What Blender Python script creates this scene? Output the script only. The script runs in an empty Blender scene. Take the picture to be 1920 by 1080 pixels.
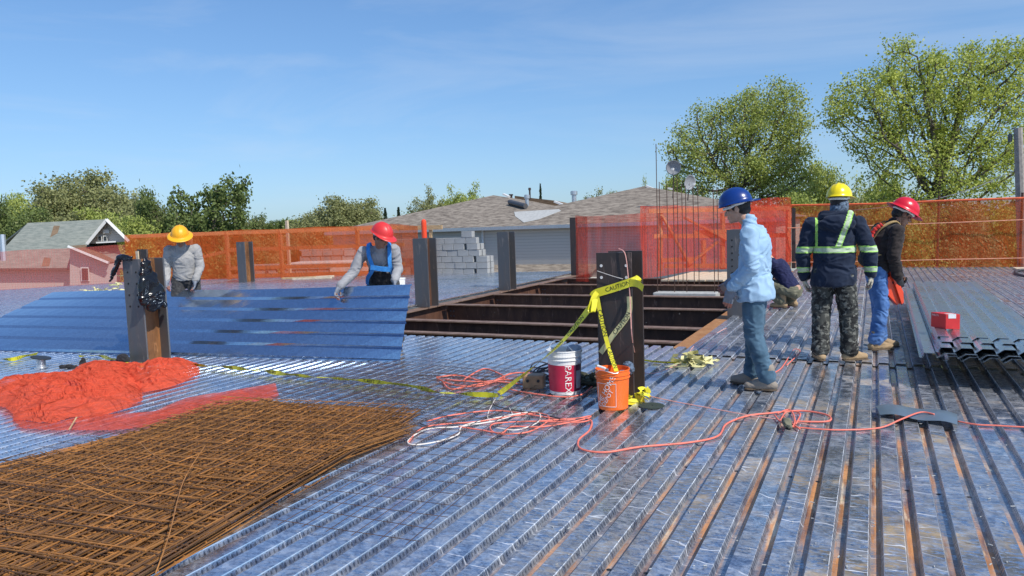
import bpy, bmesh, math, random
import numpy as np
from mathutils import Vector, Matrix, Euler, noise
random.seed(7); np.random.seed(7)
SC = bpy.context.scene; C = SC.collection; PI = math.pi

# ------------------------------------------------------------------ camera
FPX = 1387.0; EYE = 1.54
ROLL = math.atan(.034); PITCH = math.radians(4.942); YAW = math.radians(26.18)
_fh = np.array([-math.sin(YAW), math.cos(YAW), 0]); _rh = np.array([math.cos(YAW), math.sin(YAW), 0]); _up = np.array([0, 0, 1.])
F_ = _fh*math.cos(PITCH)-_up*math.sin(PITCH); _U = _up*math.cos(PITCH)+_fh*math.sin(PITCH)
R_ = _rh*math.cos(ROLL)-_U*math.sin(ROLL); U_ = _U*math.cos(ROLL)+_rh*math.sin(ROLL)
cam = bpy.data.cameras.new('camera'); camo = bpy.data.objects.new('camera', cam); C.objects.link(camo)
cam.sensor_width = 36; cam.lens = FPX/1920*36; cam.clip_end = 2000; cam.clip_start = .05
camo.matrix_world = Matrix(((R_[0], U_[0], -F_[0], 0), (R_[1], U_[1], -F_[1], 0), (R_[2], U_[2], -F_[2], EYE), (0, 0, 0, 1)))
SC.camera = camo

# ------------------------------------------------------------------ sun, sky, exposure
SUN_AZ = (.947, -.322); SUN_EL = math.radians(47)
sx, sy = SUN_AZ; n_ = math.hypot(sx, sy)
sdir = Vector((sx/n_*math.cos(SUN_EL), sy/n_*math.cos(SUN_EL), math.sin(SUN_EL)))
sl = bpy.data.lights.new('sun', 'SUN'); sl.energy = 4.4; sl.angle = math.radians(.53); sl.color = (1, .955, .88)
so = bpy.data.objects.new('sun', sl); C.objects.link(so); so.rotation_euler = sdir.to_track_quat('Z', 'Y').to_euler()
W = bpy.data.worlds.new('World'); SC.world = W; W.use_nodes = True
nt = W.node_tree; nt.nodes.clear()
o_ = nt.nodes.new('ShaderNodeOutputWorld'); bg = nt.nodes.new('ShaderNodeBackground'); sky = nt.nodes.new('ShaderNodeTexSky')
sky.sky_type = 'NISHITA'; sky.sun_disc = False; sky.sun_elevation = SUN_EL; sky.sun_rotation = math.atan2(sx, sy)
sky.air_density = 1.0; sky.dust_density = .5; sky.ozone_density = 5.0; sky.altitude = 0
bg.inputs[1].default_value = .148
tc = nt.nodes.new('ShaderNodeTexCoord'); mp = nt.nodes.new('ShaderNodeMapping'); nz = nt.nodes.new('ShaderNodeTexNoise'); rp = nt.nodes.new('ShaderNodeValToRGB')
mp.inputs['Scale'].default_value = (.55, 2.4, 7.0); mp.inputs['Rotation'].default_value = (.25, .12, -.42)
nz.inputs['Scale'].default_value = 1.5; nz.inputs['Detail'].default_value = 7; nz.inputs['Roughness'].default_value = .58; nz.inputs['Distortion'].default_value = .5
rp.color_ramp.elements[0].position = .5; rp.color_ramp.elements[0].color = (0, 0, 0, 1); rp.color_ramp.elements[1].position = .85; rp.color_ramp.elements[1].color = (.35, .35, .35, 1)
mx = nt.nodes.new('ShaderNodeMix'); mx.data_type = 'RGBA'; mx.inputs['B'].default_value = (4.4, 4.9, 5.6, 1)
L = nt.links.new
L(tc.outputs['Generated'], mp.inputs[0]); L(mp.outputs[0], nz.inputs['Vector']); L(nz.outputs['Fac'], rp.inputs[0])
L(rp.outputs[0], mx.inputs['Factor']); tn = nt.nodes.new('ShaderNodeMix'); tn.data_type = 'RGBA'; tn.blend_type = 'MULTIPLY'; tn.inputs['Factor'].default_value = 1; tn.inputs['B'].default_value = (.87, 1.08, 1.29, 1); 
vm = nt.nodes.new('ShaderNodeVectorMath'); vm.operation = 'MULTIPLY'; vm.inputs[1].default_value = (.10, .085, .07); va = nt.nodes.new('ShaderNodeVectorMath'); va.operation = 'ADD'; va.inputs[1].default_value = (1, 1, 1)
vd = nt.nodes.new('ShaderNodeVectorMath'); vd.operation = 'DIVIDE'; L(sky.outputs[0], vm.inputs[0]); L(vm.outputs[0], va.inputs[0]); L(sky.outputs[0], vd.inputs[0]); L(va.outputs[0], vd.inputs[1]); L(vd.outputs[0], tn.inputs['A']); L(tn.outputs['Result'], mx.inputs['A']); L(mx.outputs['Result'], bg.inputs[0]); L(bg.outputs[0], o_.inputs[0])
SC.view_settings.view_transform = 'Standard'; SC.view_settings.look = 'None'; SC.view_settings.exposure = .1; SC.view_settings.gamma = 1

# ------------------------------------------------------------------ survey helpers: a sight line of the photo met with a real plane
def ray(px, py): return F_+R_*(px-960)/FPX-U_*(py-540)/FPX
EY = np.array([0, 0, EYE])
def onZ(px, py, z=0.): r = ray(px, py); return Vector(EY+r*((z-EYE)/r[2]))
def onY(px, py, y): r = ray(px, py); return Vector(EY+r*(y/r[1]))
def onX(px, py, x): r = ray(px, py); return Vector(EY+r*(x/r[0]))
def atD(px, py, d): return Vector(EY+ray(px, py)*d)
def onP(px, py, p, n): r = ray(px, py); p = np.array(p); n = np.array(n); return Vector(EY+r*(np.dot(p-EY, n)/np.dot(r, n)))

# ------------------------------------------------------------------ object helpers
def link(name, me, m=None, parent=None):
    o = bpy.data.objects.new(name, me); C.objects.link(o)
    if m is not None:
        for k in (m if isinstance(m, (list, tuple)) else [m]): me.materials.append(k)
    if parent: o.parent = parent
    return o
def tag(o, label, cat, group=None):
    o['label'] = label; o['category'] = cat
    if group: o['group'] = group
    return o
def thing(name, label, cat, loc=(0, 0, 0), rz=0, group=None):
    o = bpy.data.objects.new(name, None); C.objects.link(o); o.location = loc; o.rotation_euler = (0, 0, rz); o.empty_display_size = .1
    return tag(o, label, cat, group)
def kids(o): return [c for c in o.children]
def copy_tree(o, parent=None):
    c = o.copy(); C.objects.link(c)
    if parent: c.parent = parent
    for ch in kids(o): copy_tree(ch, c)
    return c
class MB:
    def __init__(s): s.v = []; s.f = []; s.m = []
    def add(s, vs, fs, m=0):
        b = len(s.v); s.v += [tuple(v) for v in vs]; s.f += [tuple(i+b for i in f) for f in fs]; s.m += [m]*len(fs)
    def box(s, x0, x1, y0, y1, z0, z1, m=0):
        s.add([(x0, y0, z0), (x1, y0, z0), (x1, y1, z0), (x0, y1, z0), (x0, y0, z1), (x1, y0, z1), (x1, y1, z1), (x0, y1, z1)],
              [(3, 2, 1, 0), (4, 5, 6, 7), (0, 1, 5, 4), (1, 2, 6, 5), (2, 3, 7, 6), (3, 0, 4, 7)], m)
    def bar(s, a, b, w, h, m=0, up=(0, 0, 1)):
        a = Vector(a); b = Vector(b); d = (b-a).normalized(); u = Vector(up)
        if abs(d.dot(u)) > .95: u = Vector((0, 1, 0))
        r = d.cross(u).normalized()*(w/2); u = r.cross(d).normalized()*(h/2)
        vs = [p+i*r+j*u for p in (a, b) for i, j in ((-1, -1), (1, -1), (1, 1), (-1, 1))]
        s.add(vs, [(0, 1, 2, 3), (7, 6, 5, 4), (0, 4, 5, 1), (1, 5, 6, 2), (2, 6, 7, 3), (3, 7, 4, 0)], m)
    def tube(s, pts, r, n=6, m=0, caps=True):
        pts = [Vector(p) for p in pts]; k = len(pts); rr = r if isinstance(r, (list, tuple)) else [r]*k
        vs = []; u = None
        for i, p in enumerate(pts):
            d = (pts[min(i+1, k-1)]-pts[max(i-1, 0)])
            d = d.normalized() if d.length > 1e-9 else Vector((0, 0, 1))
            if u is None: u = d.orthogonal().normalized()
            u = (u-d*u.dot(d)); u = u.normalized() if u.length > 1e-6 else d.orthogonal().normalized()
            w = d.cross(u)
            vs += [p+(u*math.cos(2*PI*j/n)+w*math.sin(2*PI*j/n))*rr[i] for j in range(n)]
        fs = [(i*n+j, i*n+(j+1) % n, (i+1)*n+(j+1) % n, (i+1)*n+j) for i in range(k-1) for j in range(n)]
        if caps: fs += [tuple(range(n-1, -1, -1)), tuple(range((k-1)*n, k*n))]
        s.add(vs, fs, m)
    def lathe(s, prof, n=24, c=(0, 0, 0), m=0, closed=False):
        k = len(prof); vs = [(c[0]+r*math.cos(2*PI*j/n), c[1]+r*math.sin(2*PI*j/n), c[2]+z) for r, z in prof for j in range(n)]
        fs = [(i*n+j, i*n+(j+1) % n, (i+1)*n+(j+1) % n, (i+1)*n+j) for i in range(k-1) for j in range(n)]
        if closed: fs += [tuple(range(n-1, -1, -1)), tuple(range((k-1)*n, k*n))]
        s.add(vs, fs, m)
    def prism(s, poly, a, b, m=0):   # poly of 3d points extruded by vector b-a
        d = Vector(b)-Vector(a); k = len(poly); vs = [Vector(p) for p in poly]+[Vector(p)+d for p in poly]
        s.add(vs, [tuple(range(k-1, -1, -1)), tuple(range(k, 2*k))]+[(i, (i+1) % k, (i+1) % k+k, i+k) for i in range(k)], m)
    def mesh(s, name, smooth=False):
        me = bpy.data.meshes.new(name); me.from_pydata(s.v, [], s.f); me.polygons.foreach_set('material_index', s.m)
        me.polygons.foreach_set('use_smooth', [bool(smooth)]*len(s.f))
        me.update(); return me
    def build(s, name, m, parent=None, smooth=False, bevel=0):
        o = link(name, s.mesh(name, smooth), m, parent)
        if bevel:
            b = o.modifiers.new('b', 'BEVEL'); b.width = bevel; b.segments = 2; b.limit_method = 'ANGLE'
        return o
def np_mesh(name, V, Q, smooth=False, mi=None):
    me = bpy.data.meshes.new(name); V = np.asarray(V, dtype=np.float32); Q = np.asarray(Q, dtype=np.int32); k = Q.shape[1]
    me.vertices.add(len(V)); me.vertices.foreach_set('co', V.ravel()); me.loops.add(Q.size); me.loops.foreach_set('vertex_index', Q.ravel())
    me.polygons.add(len(Q)); me.polygons.foreach_set('loop_start', np.arange(0, Q.size, k, dtype=np.int32))
    if mi is not None: me.polygons.foreach_set('material_index', np.asarray(mi, dtype=np.int32))
    me.polygons.foreach_set('use_smooth', np.full(len(Q), bool(smooth), dtype=bool))
    me.update(calc_edges=True); me.validate(); return me
def spline(pts, sub=6):
    P = [Vector(p) for p in pts]; out = []
    for i in range(len(P)-1):
        a, b, c, d = P[max(i-1, 0)], P[i], P[i+1], P[min(i+2, len(P)-1)]
        for k in range(sub):
            t = k/sub; out.append(.5*((2*b)+(c-a)*t+(2*a-5*b+4*c-d)*t*t+(3*b-a-3*c+d)*t**3))
    out.append(P[-1]); return out

# ------------------------------------------------------------------ materials
class NT:
    def __init__(s, name):
        s.m = bpy.data.materials.new(name); s.m.use_nodes = True; s.t = s.m.node_tree; s.p = s.t.nodes['Principled BSDF']; s.out = s.t.nodes['Material Output']
    def n(s, t, **k):
        x = s.t.nodes.new('ShaderNode'+t)
        for a, b in k.items():
            if a in x.inputs.keys(): x.inputs[a].default_value = b
            else: setattr(x, a, b)
        return x
    def l(s, a, b): s.t.links.new(a, b)
    def coord(s, kind='Object', scale=(1, 1, 1), rot=(0, 0, 0)):
        c = s.n('TexCoord'); m = s.n('Mapping'); m.inputs['Scale'].default_value = scale; m.inputs['Rotation'].default_value = rot
        s.l(c.outputs[kind], m.inputs[0]); return m.outputs[0]
    def noise(s, co, sc, det=4, ro=.55, dist=0):
        x = s.n('TexNoise'); x.inputs['Scale'].default_value = sc; x.inputs['Detail'].default_value = det; x.inputs['Roughness'].default_value = ro; x.inputs['Distortion'].default_value = dist
        s.l(co, x.inputs['Vector']); return x.outputs['Fac']
    def ramp(s, f, *st):
        r = s.n('ValToRGB'); e = r.color_ramp.elements
        while len(e) < len(st): e.new(.5)
        for q, (p, c) in zip(e, st):
            q.position = p; q.color = (c, c, c, 1) if isinstance(c, (int, float)) else (*c, 1)
        s.l(f, r.inputs[0]); return r.outputs[0]
    def math(s, op, a, b=None):
        x = s.n('Math', operation=op)
        for i, q in enumerate((a, b)):
            if q is None: continue
            if isinstance(q, (int, float)): x.inputs[i].default_value = q
            else: s.l(q, x.inputs[i])
        return x.outputs[0]
    def mix(s, f, a, b):
        x = s.n('Mix', data_type='RGBA')
        for nm, q in (('Factor', f), ('A', a), ('B', b)):
            if isinstance(q, (int, float)): x.inputs[nm].default_value = q
            elif isinstance(q, tuple): x.inputs[nm].default_value = (*q, 1)
            else: s.l(q, x.inputs[nm])
        return x.outputs['Result']
    def bump(s, h, st=.3, d=.01):
        b = s.n('Bump'); b.inputs['Strength'].default_value = st; b.inputs['Distance'].default_value = d
        s.l(h, b.inputs['Height']); s.l(b.outputs[0], s.p.inputs['Normal'])
    def base(s, c):
        if isinstance(c, tuple): s.p.inputs['Base Color'].default_value = (*c, 1)
        else: s.l(c, s.p.inputs['Base Color'])
        return s
    def rough(s, r, met=0):
        if isinstance(r, (int, float)): s.p.inputs['Roughness'].default_value = r
        else: s.l(r, s.p.inputs['Roughness'])
        s.p.inputs['Metallic'].default_value = met; return s
def simple(name, c, r=.6, met=0, var=.25, sc=12, bump=.15, bd=.004, spec=None, scale=(1, 1, 1)):
    t = NT(name); co = t.coord(scale=scale); f = t.noise(co, sc, 5)
    t.base(t.mix(t.ramp(f, (.3, 0), (.7, 1)), tuple(x*(1-var) for x in c), tuple(min(1, x*(1+var)) for x in c))); t.rough(r, met)
    if bump: t.bump(t.noise(co, sc*3, 4), bump, bd)
    if spec is not None: t.p.inputs['Specular IOR Level'].default_value = spec
    return t.m
M = {}
def deck_mat(name, kind):
    t = NT(name); g = t.n('NewGeometry'); pos = g.outputs['Position']; sp = t.n('SeparateXYZ'); t.l(pos, sp.inputs[0])
    X, Y = sp.outputs[0], sp.outputs[1]
    v = t.n('TexVoronoi'); v.inputs['Scale'].default_value = 85; t.l(pos, v.inputs['Vector']); spang = t.n('SeparateColor'); t.l(v.outputs['Color'], spang.inputs[0])
    v2 = t.n('TexVoronoi'); v2.inputs['Scale'].default_value = 26; t.l(pos, v2.inputs['Vector']); sp2 = t.n('SeparateColor'); t.l(v2.outputs['Color'], sp2.inputs[0])
    big = t.noise(pos, 1.3, 5, .6, .4)
    mo_c = t.n('Mapping'); mo_c.inputs['Scale'].default_value = (22, 34, 22); t.l(pos, mo_c.inputs[0])
    # one tone for each sheet (0.92 m wide, laid in rows)
    sh = t.n('TexWhiteNoise', noise_dimensions='2D'); cb = t.n('CombineXYZ')
    t.l(t.math('FLOOR', t.math('MULTIPLY', X, 1/.924)), cb.inputs[0]); t.l(t.math('FLOOR', t.math('MULTIPLY', t.math('SUBTRACT', Y, 2.2), 1/6.03)), cb.inputs[1]); t.l(cb.outputs[0], sh.inputs['Vector'])
    z1 = t.mix(spang.outputs[0], (.46, .50, .57), (.84, .87, .92))
    mo = t.noise(mo_c.outputs[0], 1, 5, .75, .5); z1 = t.mix(t.ramp(mo, (.40, 1), (.50, 0)), z1, (.22, .26, .34)); z1 = t.mix(t.ramp(mo, (.56, 0), (.66, .8)), z1, (.90, .93, .96))
    z1 = t.mix(t.math('MULTIPLY', sp2.outputs[1], .35), z1, (.42, .46, .55))
    z1 = t.mix(t.math('MULTIPLY', sh.outputs[0], .3), z1, (.55, .58, .68))
    st = t.n('Mapping'); st.inputs['Scale'].default_value = (2.4, 30, 2.4); t.l(pos, st.inputs[0])
    # dirty, trodden patches: dark speckle and buff dust
    dirt = t.noise(pos, .75, 6, .62, .6)
    fm_ = t.n('Mapping'); fm_.inputs['Scale'].default_value = (16, 42, 16); t.l(pos, fm_.inputs[0]); fine = t.noise(fm_.outputs[0], 1, 4, .7)
    xr = t.ramp(t.math('DIVIDE', t.math('ADD', X, 3.2), 6), (.12, .0), (.5, 1), (.8, .8), (1, .5))
    dm = t.math('MULTIPLY', t.ramp(dirt, (.42, 0), (.56, 1)), t.math('ADD', t.math('MULTIPLY', xr, .85), .2))
    spk = t.math('MULTIPLY', dm, t.ramp(fine, (.44, 0), (.50, 1)))
    pale = t.math('MULTIPLY', t.ramp(t.noise(pos, 9, 5, .65, .5), (.5, 0), (.62, 1)), .32)
    z1 = t.mix(pale, z1, (.82, .84, .86))
    col = t.mix(t.math('MULTIPLY', spk, .95), z1, (.075, .075, .07))
    buff = t.math('MULTIPLY', t.math('MULTIPLY', t.ramp(t.noise(pos, 2.1, 5, .6, .8), (.52, 0), (.64, 1)), xr), t.ramp(fine, (.35, .3), (.6, 1)))
    col = t.mix(t.math('MULTIPLY', buff, .85), col, (.52, .38, .22))
    # white scuffs across the sheets; the regular cross lines paint in sun reflections
    sc = t.noise(st.outputs[0], 1.5, 2, .5, .15); scuff_glint = t.math('MULTIPLY', t.ramp(sc, (.665, 0), (.675, 1)), t.ramp(t.noise(pos, 1.1, 2), (.5, 0), (.6, 1)))
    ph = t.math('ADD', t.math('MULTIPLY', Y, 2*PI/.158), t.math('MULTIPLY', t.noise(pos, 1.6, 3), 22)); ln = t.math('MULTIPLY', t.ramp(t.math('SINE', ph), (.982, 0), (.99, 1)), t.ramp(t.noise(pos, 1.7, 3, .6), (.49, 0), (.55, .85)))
    near = t.math('MULTIPLY', t.ramp(t.math('DIVIDE', Y, 10), (.45, 1), (.7, 0)), t.ramp(t.math('DIVIDE', t.math('ADD', X, 3), 4), (.22, 0), (.32, 1), (.8, 1), (.88, 0))); scuff_glint = t.math('MAXIMUM', scuff_glint, t.math('MULTIPLY', ln, near))
    col = t.mix(t.math('MULTIPLY', scuff_glint, t.math('MULTIPLY', xr, .9)), col, (.9, .9, .92))
    ro = t.math('ADD', .09, t.math('MULTIPLY', big, .2)); ro = t.math('ADD', ro, t.math('MULTIPLY', spang.outputs[1], .08)); ro = t.math('ADD', ro, t.math('MULTIPLY', t.math('MAXIMUM', spk, buff), .3))
    met = t.math('SUBTRACT', t.math('SUBTRACT', .93, t.math('MULTIPLY', pale, .5)), t.math('MULTIPLY', t.math('MAXIMUM', spk, t.math('MAXIMUM', buff, scuff_glint)), .75))
    if kind == 'groove':
        gm = t.n('Mapping'); gm.inputs['Scale'].default_value = (6.5, .8, 1); t.l(pos, gm.inputs[0])
        gn = t.noise(gm.outputs[0], 1.0, 4, .6); gx = t.ramp(t.math('DIVIDE', t.math('ADD', X, 3.0), 4.4), (.22, 0), (.42, .9), (.78, 1), (.9, .15))
        gy = t.ramp(t.math('DIVIDE', Y, 12), (.35, 1), (.78, .35), (1, .1))
        gf = t.math('MULTIPLY', t.ramp(gn, (.41, 0), (.53, 1)), t.math('MULTIPLY', gx, gy))
        rust = t.mix(t.ramp(t.noise(gm.outputs[0], 2.3, 5), (.38, 0), (.6, 1)), (.12, .042, .018), (.62, .27, .08))
        rust = t.mix(t.ramp(t.noise(gm.outputs[0], 3.7, 4), (.56, 0), (.68, 1)), rust, (.70, .54, .36))
        col = t.mix(gf, t.mix(.45, col, (.25, .27, .31)), rust)
        ro = t.math('SUBTRACT', ro, t.math('MULTIPLY', gf, .08)); met = t.math('SUBTRACT', met, t.math('MULTIPLY', gf, .75))
    t.base(col); t.l(ro, t.p.inputs['Roughness']); t.l(met, t.p.inputs['Metallic'])
    if kind == 'side':
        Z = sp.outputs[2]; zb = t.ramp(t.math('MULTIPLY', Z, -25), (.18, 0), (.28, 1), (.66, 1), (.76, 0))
        w = t.math('MULTIPLY', t.math('SINE', t.math('MULTIPLY', Y, 2*PI/.03)), zb); wm = t.ramp(w, (.3, 0), (.6, 1)); edge = t.ramp(t.math('MULTIPLY', t.math('ABSOLUTE', Z), 25), (.08, 1), (.14, 0))  # edge: worn rib edge, coloured pale to stand in for its highlight
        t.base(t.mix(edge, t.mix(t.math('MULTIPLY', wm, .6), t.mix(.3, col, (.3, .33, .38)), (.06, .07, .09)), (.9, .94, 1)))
        t.bump(w, .15, .003)
    else:
        h = t.math('ADD', t.math('MULTIPLY', t.noise(pos, 5, 3), .6), t.math('MULTIPLY', t.noise(pos, 38, 3), .05))
        t.bump(h, .16, .02)
    return t.m
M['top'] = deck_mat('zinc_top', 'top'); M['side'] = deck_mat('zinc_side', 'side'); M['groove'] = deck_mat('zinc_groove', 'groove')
def sheet_mat(name, a, b, ro, met=.95):
    t = NT(name); co = t.coord(); v = t.n('TexVoronoi'); v.inputs['Scale'].default_value = 60; t.l(co, v.inputs['Vector']); s = t.n('SeparateColor'); t.l(v.outputs['Color'], s.inputs[0])
    n = t.noise(co, 1.2, 5, .6, .5); c = t.mix(s.outputs[0], a, b); sm = t.noise(t.coord(scale=(1, 1, 3)), 5, 4, .6, 1.5)
    c = t.mix(t.math('MULTIPLY', t.ramp(sm, (.69, 0), (.72, 1)), .5), c, (.8, .82, .85)); t.base(c)
    t.l(t.math('ADD', ro, t.math('MULTIPLY', n, .2)), t.p.inputs['Roughness']); t.p.inputs['Metallic'].default_value = met
    t.bump(t.noise(co, 2.2, 3), .12, .03); return t.m
M['sheet'] = sheet_mat('zinc_sheet', (.33, .43, .58), (.42, .54, .70), .09, .95)
M['sheet2'] = sheet_mat('zinc_sheet_stacked', (.56, .63, .68), (.70, .76, .80), .18)
def steel(name, a, b, rust=.5, met=.25, r=.5):
    t = NT(name); co = t.coord(); n = t.noise(t.coord(scale=(1, 1, .35)), 5, 6, .65, .3)
    c = t.mix(t.ramp(n, (rust-.12, 0), (rust+.15, 1)), a, b); sc = t.noise(t.coord(scale=(1, 1, .25)), 14, 4, .7, .6); c = t.mix(t.math('MULTIPLY', t.ramp(sc, (.60, 0), (.70, 1)), .5), c, tuple(min(1, x*2.2+.05) for x in b))
    t.base(c); t.rough(r, met); t.bump(t.noise(co, 60, 4), .15, .002); return t.m
M['steel'] = steel('dark_primed_steel', (.045, .038, .037), (.085, .052, .04), .55)
M['steelg'] = steel('grey_primed_steel', (.10, .105, .115), (.13, .11, .10), .6)
M['rust'] = steel('rusty_web', (.10, .045, .02), (.30, .13, .045), .48, .1, .6)
M['girder'] = steel('brown_primed_beam', (.07, .032, .022), (.14, .065, .038), .5, .1, .6)
M['beamtop'] = steel('worn_beam_flange', (.17, .10, .07), (.27, .18, .13), .5, .1, .6)
M['ochre'] = steel('ochre_rusty_beam', (.33, .14, .045), (.42, .21, .08), .5, .05, .7)
M['white'] = simple('white_plastic', (.8, .79, .76), .4, var=.1, sc=8)
M['black'] = simple('black_rubber', (.02, .02, .022), .5, var=.3)
M['blackplastic'] = simple('black_plastic_film', (.008, .008, .01), .18, var=.3, sc=8, bump=.2, bd=.02)
M['galv'] = simple('galvanised', (.62, .64, .66), .35, met=.8, var=.15, sc=30)
M['wood'] = simple('lumber', (.50, .33, .17), .75, var=.3, sc=6, scale=(1, 6, 6))
M['woodpale'] = simple('pale_plank', (.62, .50, .36), .75, var=.25, sc=6, scale=(1, 6, 6))
M['conc'] = simple('concrete', (.42, .42, .40), .9, var=.15, sc=9)
M['cmu'] = simple('block_concrete', (.33, .335, .33), .95, var=.13, sc=3.3, bump=.4)
M['rebar'] = simple('rebar_steel', (.10, .055, .04), .7, met=.2, var=.3)
M['wire3'] = simple('brown_mesh_wire', (.13, .065, .03), .65, met=.1, var=.5, sc=5)
M['wire'] = simple('rusty_mesh_wire', (.31, .14, .04), .6, met=.15, var=.55, sc=5)
M['wire2'] = simple('orange_mesh_wire', (.44, .19, .05), .6, met=.15, var=.5, sc=7)
M['wiredark'] = simple('dark_mesh_wire', (.16, .09, .055), .45, met=.5, var=.4, sc=6)
M['orange'] = simple('orange_plastic', (.86, .155, .02), .35, var=.06, sc=4, bump=.05)
M['redtube'] = simple('red_orange_plastic', (.82, .07, .02), .4, var=.06)
M['cord'] = simple('orange_cord', (.80, .19, .13), .5, var=.15)
M['cordpink'] = simple('faded_pink_cord', (.76, .38, .32), .5, var=.15)
M['cordwhite'] = simple('white_cord', (.72, .66, .60), .5, var=.1)
M['cordblack'] = simple('dark_cord', (.05, .045, .05), .5)
M['redbox'] = simple('red_cardboard', (.68, .03, .03), .45, var=.05, bump=.03)
M['redlabel'] = simple('red_bucket_label', (.55, .02, .06), .4, var=.1)
M['flash'] = simple('blue_grey_flashing', (.17, .225, .27), .35, met=.35, var=.08, sc=5)
M['disc'] = simple('abrasive_disc', (.03, .045, .035), .8)
M['tan'] = simple('brown_metal_case', (.36, .2, .1), .5, var=.3)
def tape_mat():
    t = NT('caution_tape'); co = t.coord(); t.base(t.mix(t.ramp(t.noise(co, 6, 3), (.3, 0), (.7, 1)), (.66, .58, .02), (.82, .76, .05))); t.rough(.35)
    t.p.inputs['Subsurface Weight'].default_value = 0; return t.m
M['tape'] = tape_mat(); M['tapedull'] = simple('faded_tape', (.62, .58, .28), .5, var=.15); M['ink'] = simple('tape_ink', (.015, .015, .015), .5)
def net_mat(name, col, dens, fold=.2, scale=2.2, crease=0):
    t = NT(name); t.t.nodes.remove(t.p)
    d = t.n('BsdfDiffuse'); d.inputs[0].default_value = (*col, 1); tl = t.n('BsdfTranslucent'); tl.inputs[0].default_value = (*col, 1); tr = t.n('BsdfTransparent')
    tr.inputs[0].default_value = (1, .93, .9, 1)
    a = t.n('MixShader'); a.inputs[0].default_value = .45; t.l(d.outputs[0], a.inputs[1]); t.l(tl.outputs[0], a.inputs[2])
    n = t.noise(t.coord('Object', (1, 1, .35)), scale, 4, .6, .8); f = t.math('ADD', dens-fold/2, t.math('MULTIPLY', n, fold))
    if crease:
        bp = t.n('Bump'); bp.inputs['Strength'].default_value = 1; bp.inputs['Distance'].default_value = crease; cc = t.coord('Object', (1, 2.2, 1)); h = t.math('ABSOLUTE', t.math('SUBTRACT', t.noise(cc, 2.1, 3, .45, 2.6), .5)); t.l(t.math('MULTIPLY', h, -1.0), bp.inputs['Height']); t.l(bp.outputs[0], d.inputs['Normal']); t.l(bp.outputs[0], tl.inputs['Normal'])
    # the strands of the weave
    sp = t.n('SeparateXYZ'); t.l(t.coord('Object'), sp.inputs[0]); g = None
    for k in (0, 2):
        s = t.ramp(t.math('SINE', t.math('MULTIPLY', sp.outputs[k], 2*PI/.042)), (.80, 0), (.95, 1)); g = s if g is None else t.math('MAXIMUM', g, s)
    f = t.math('ADD', f, t.math('MULTIPLY', t.math('SUBTRACT', g, .35), .16)); f.node.use_clamp = True
    b = t.n('MixShader'); t.l(f, b.inputs[0]); t.l(tr.outputs[0], b.inputs[1]); t.l(a.outputs[0], b.inputs[2]); t.l(b.outputs[0], t.out.inputs[0]); return t.m
M['net'] = net_mat('orange_debris_net', (.82, .15, .035), .62, .3, 2.2, .05)
M['netred'] = net_mat('red_debris_net', (.84, .10, .055), .54, .46, 2.6, .10)
M['netr'] = net_mat('brownish_debris_net', (.76, .13, .035), .55, .28, 2.2, .05)
M['netthin'] = net_mat('thin_red_net', (.80, .10, .07), .42, .25)
M['netpink'] = net_mat('thin_pink_net', (.74, .15, .12), .38, .12, .8)
M['netheap'] = net_mat('heaped_orange_net', (.92, .15, .08), .84, .36, 4, .12)
M['netheap2'] = net_mat('thin_heaped_net', (.92, .14, .08), .60, .4, 4, .08)

def text_mesh(txt, size):
    cu = bpy.data.curves.new('txt', 'FONT'); cu.body = txt; cu.size = size; cu.align_x = 'CENTER'; cu.align_y = 'CENTER'; cu.resolution_u = 2
    o = bpy.data.objects.new('txt', cu); C.objects.link(o); dg = bpy.context.evaluated_depsgraph_get(); dg.update()
    me = bpy.data.meshes.new_from_object(o.evaluated_get(dg)); V = [v.co.copy() for v in me.vertices]; F = [tuple(p.vertices) for p in me.polygons]
    bpy.data.objects.remove(o); bpy.data.meshes.remove(me); return V, F
# ================================================================== STRUCTURE
PITCHF = .1545
def fluted(name, spans, z=0., y0=None):
    """spans: function x -> list of (ya, yb, z) for the flute starting at x"""
    V = []; Q = []; MI = []
    tp, sd, gr, dp = .088, .013, .0405, .036
    k0 = int(-30/PITCHF); k1 = int(15/PITCHF)
    for k in range(k0, k1):
        x = k*PITCHF+.05
        for ya, yb, zz in spans(x+.05):
            xs = [x, x+tp, x+tp+sd, x+tp+sd+gr, x+PITCHF]; zs = [zz, zz, zz-dp, zz-dp, zz]; ms = [0, 1, 2, 1]
            n = max(1, int((yb-ya)/4)); ys = [ya+(yb-ya)*i/n for i in range(n+1)]
            for j in range(4):
                b = len(V)
                for y in ys: V += [(xs[j], y, zs[j]), (xs[j+1], y, zs[j+1])]
                for i in range(n): Q.append((b+2*i, b+2*i+1, b+2*i+3, b+2*i+2)); MI.append(ms[j])
    return np_mesh(name, V, Q, mi=MI)
def yfar_left(x):
    pts = [(-30, 4.5), (-26.5, 10.9), (-24.65, 14.2), (-22.7, 17.4), (-13.7, 20.6), (-8.0, 21.6)]
    for (a, b), (c, d) in zip(pts, pts[1:]):
        if x <= c: return b+(d-b)*(x-a)/(c-a)
    return 21.6
def spans(x):
    if x < -8.12: return [(-3, 8.9, 0), (8.78, yfar_left(x), .013)]
    if x < -1.93: return [(-3, 8.8, 0)]
    yf = 23.4-.15*(x+2.2)
    return [(-3, 8.4, 0), (8.25, yf, .016)]
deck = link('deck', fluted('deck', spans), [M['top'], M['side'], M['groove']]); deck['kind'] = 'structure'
def struct(name, mb, m, **k):
    o = mb.build(name, m, **k); o['kind'] = 'structure'; return o
g = NT('grass_and_yards'); gc = g.coord(); g.base(g.mix(g.ramp(g.noise(gc, .12, 5), (.4, 0), (.6, 1)), (.06, .085, .03), (.16, .14, .10))); g.rough(.95)
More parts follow.
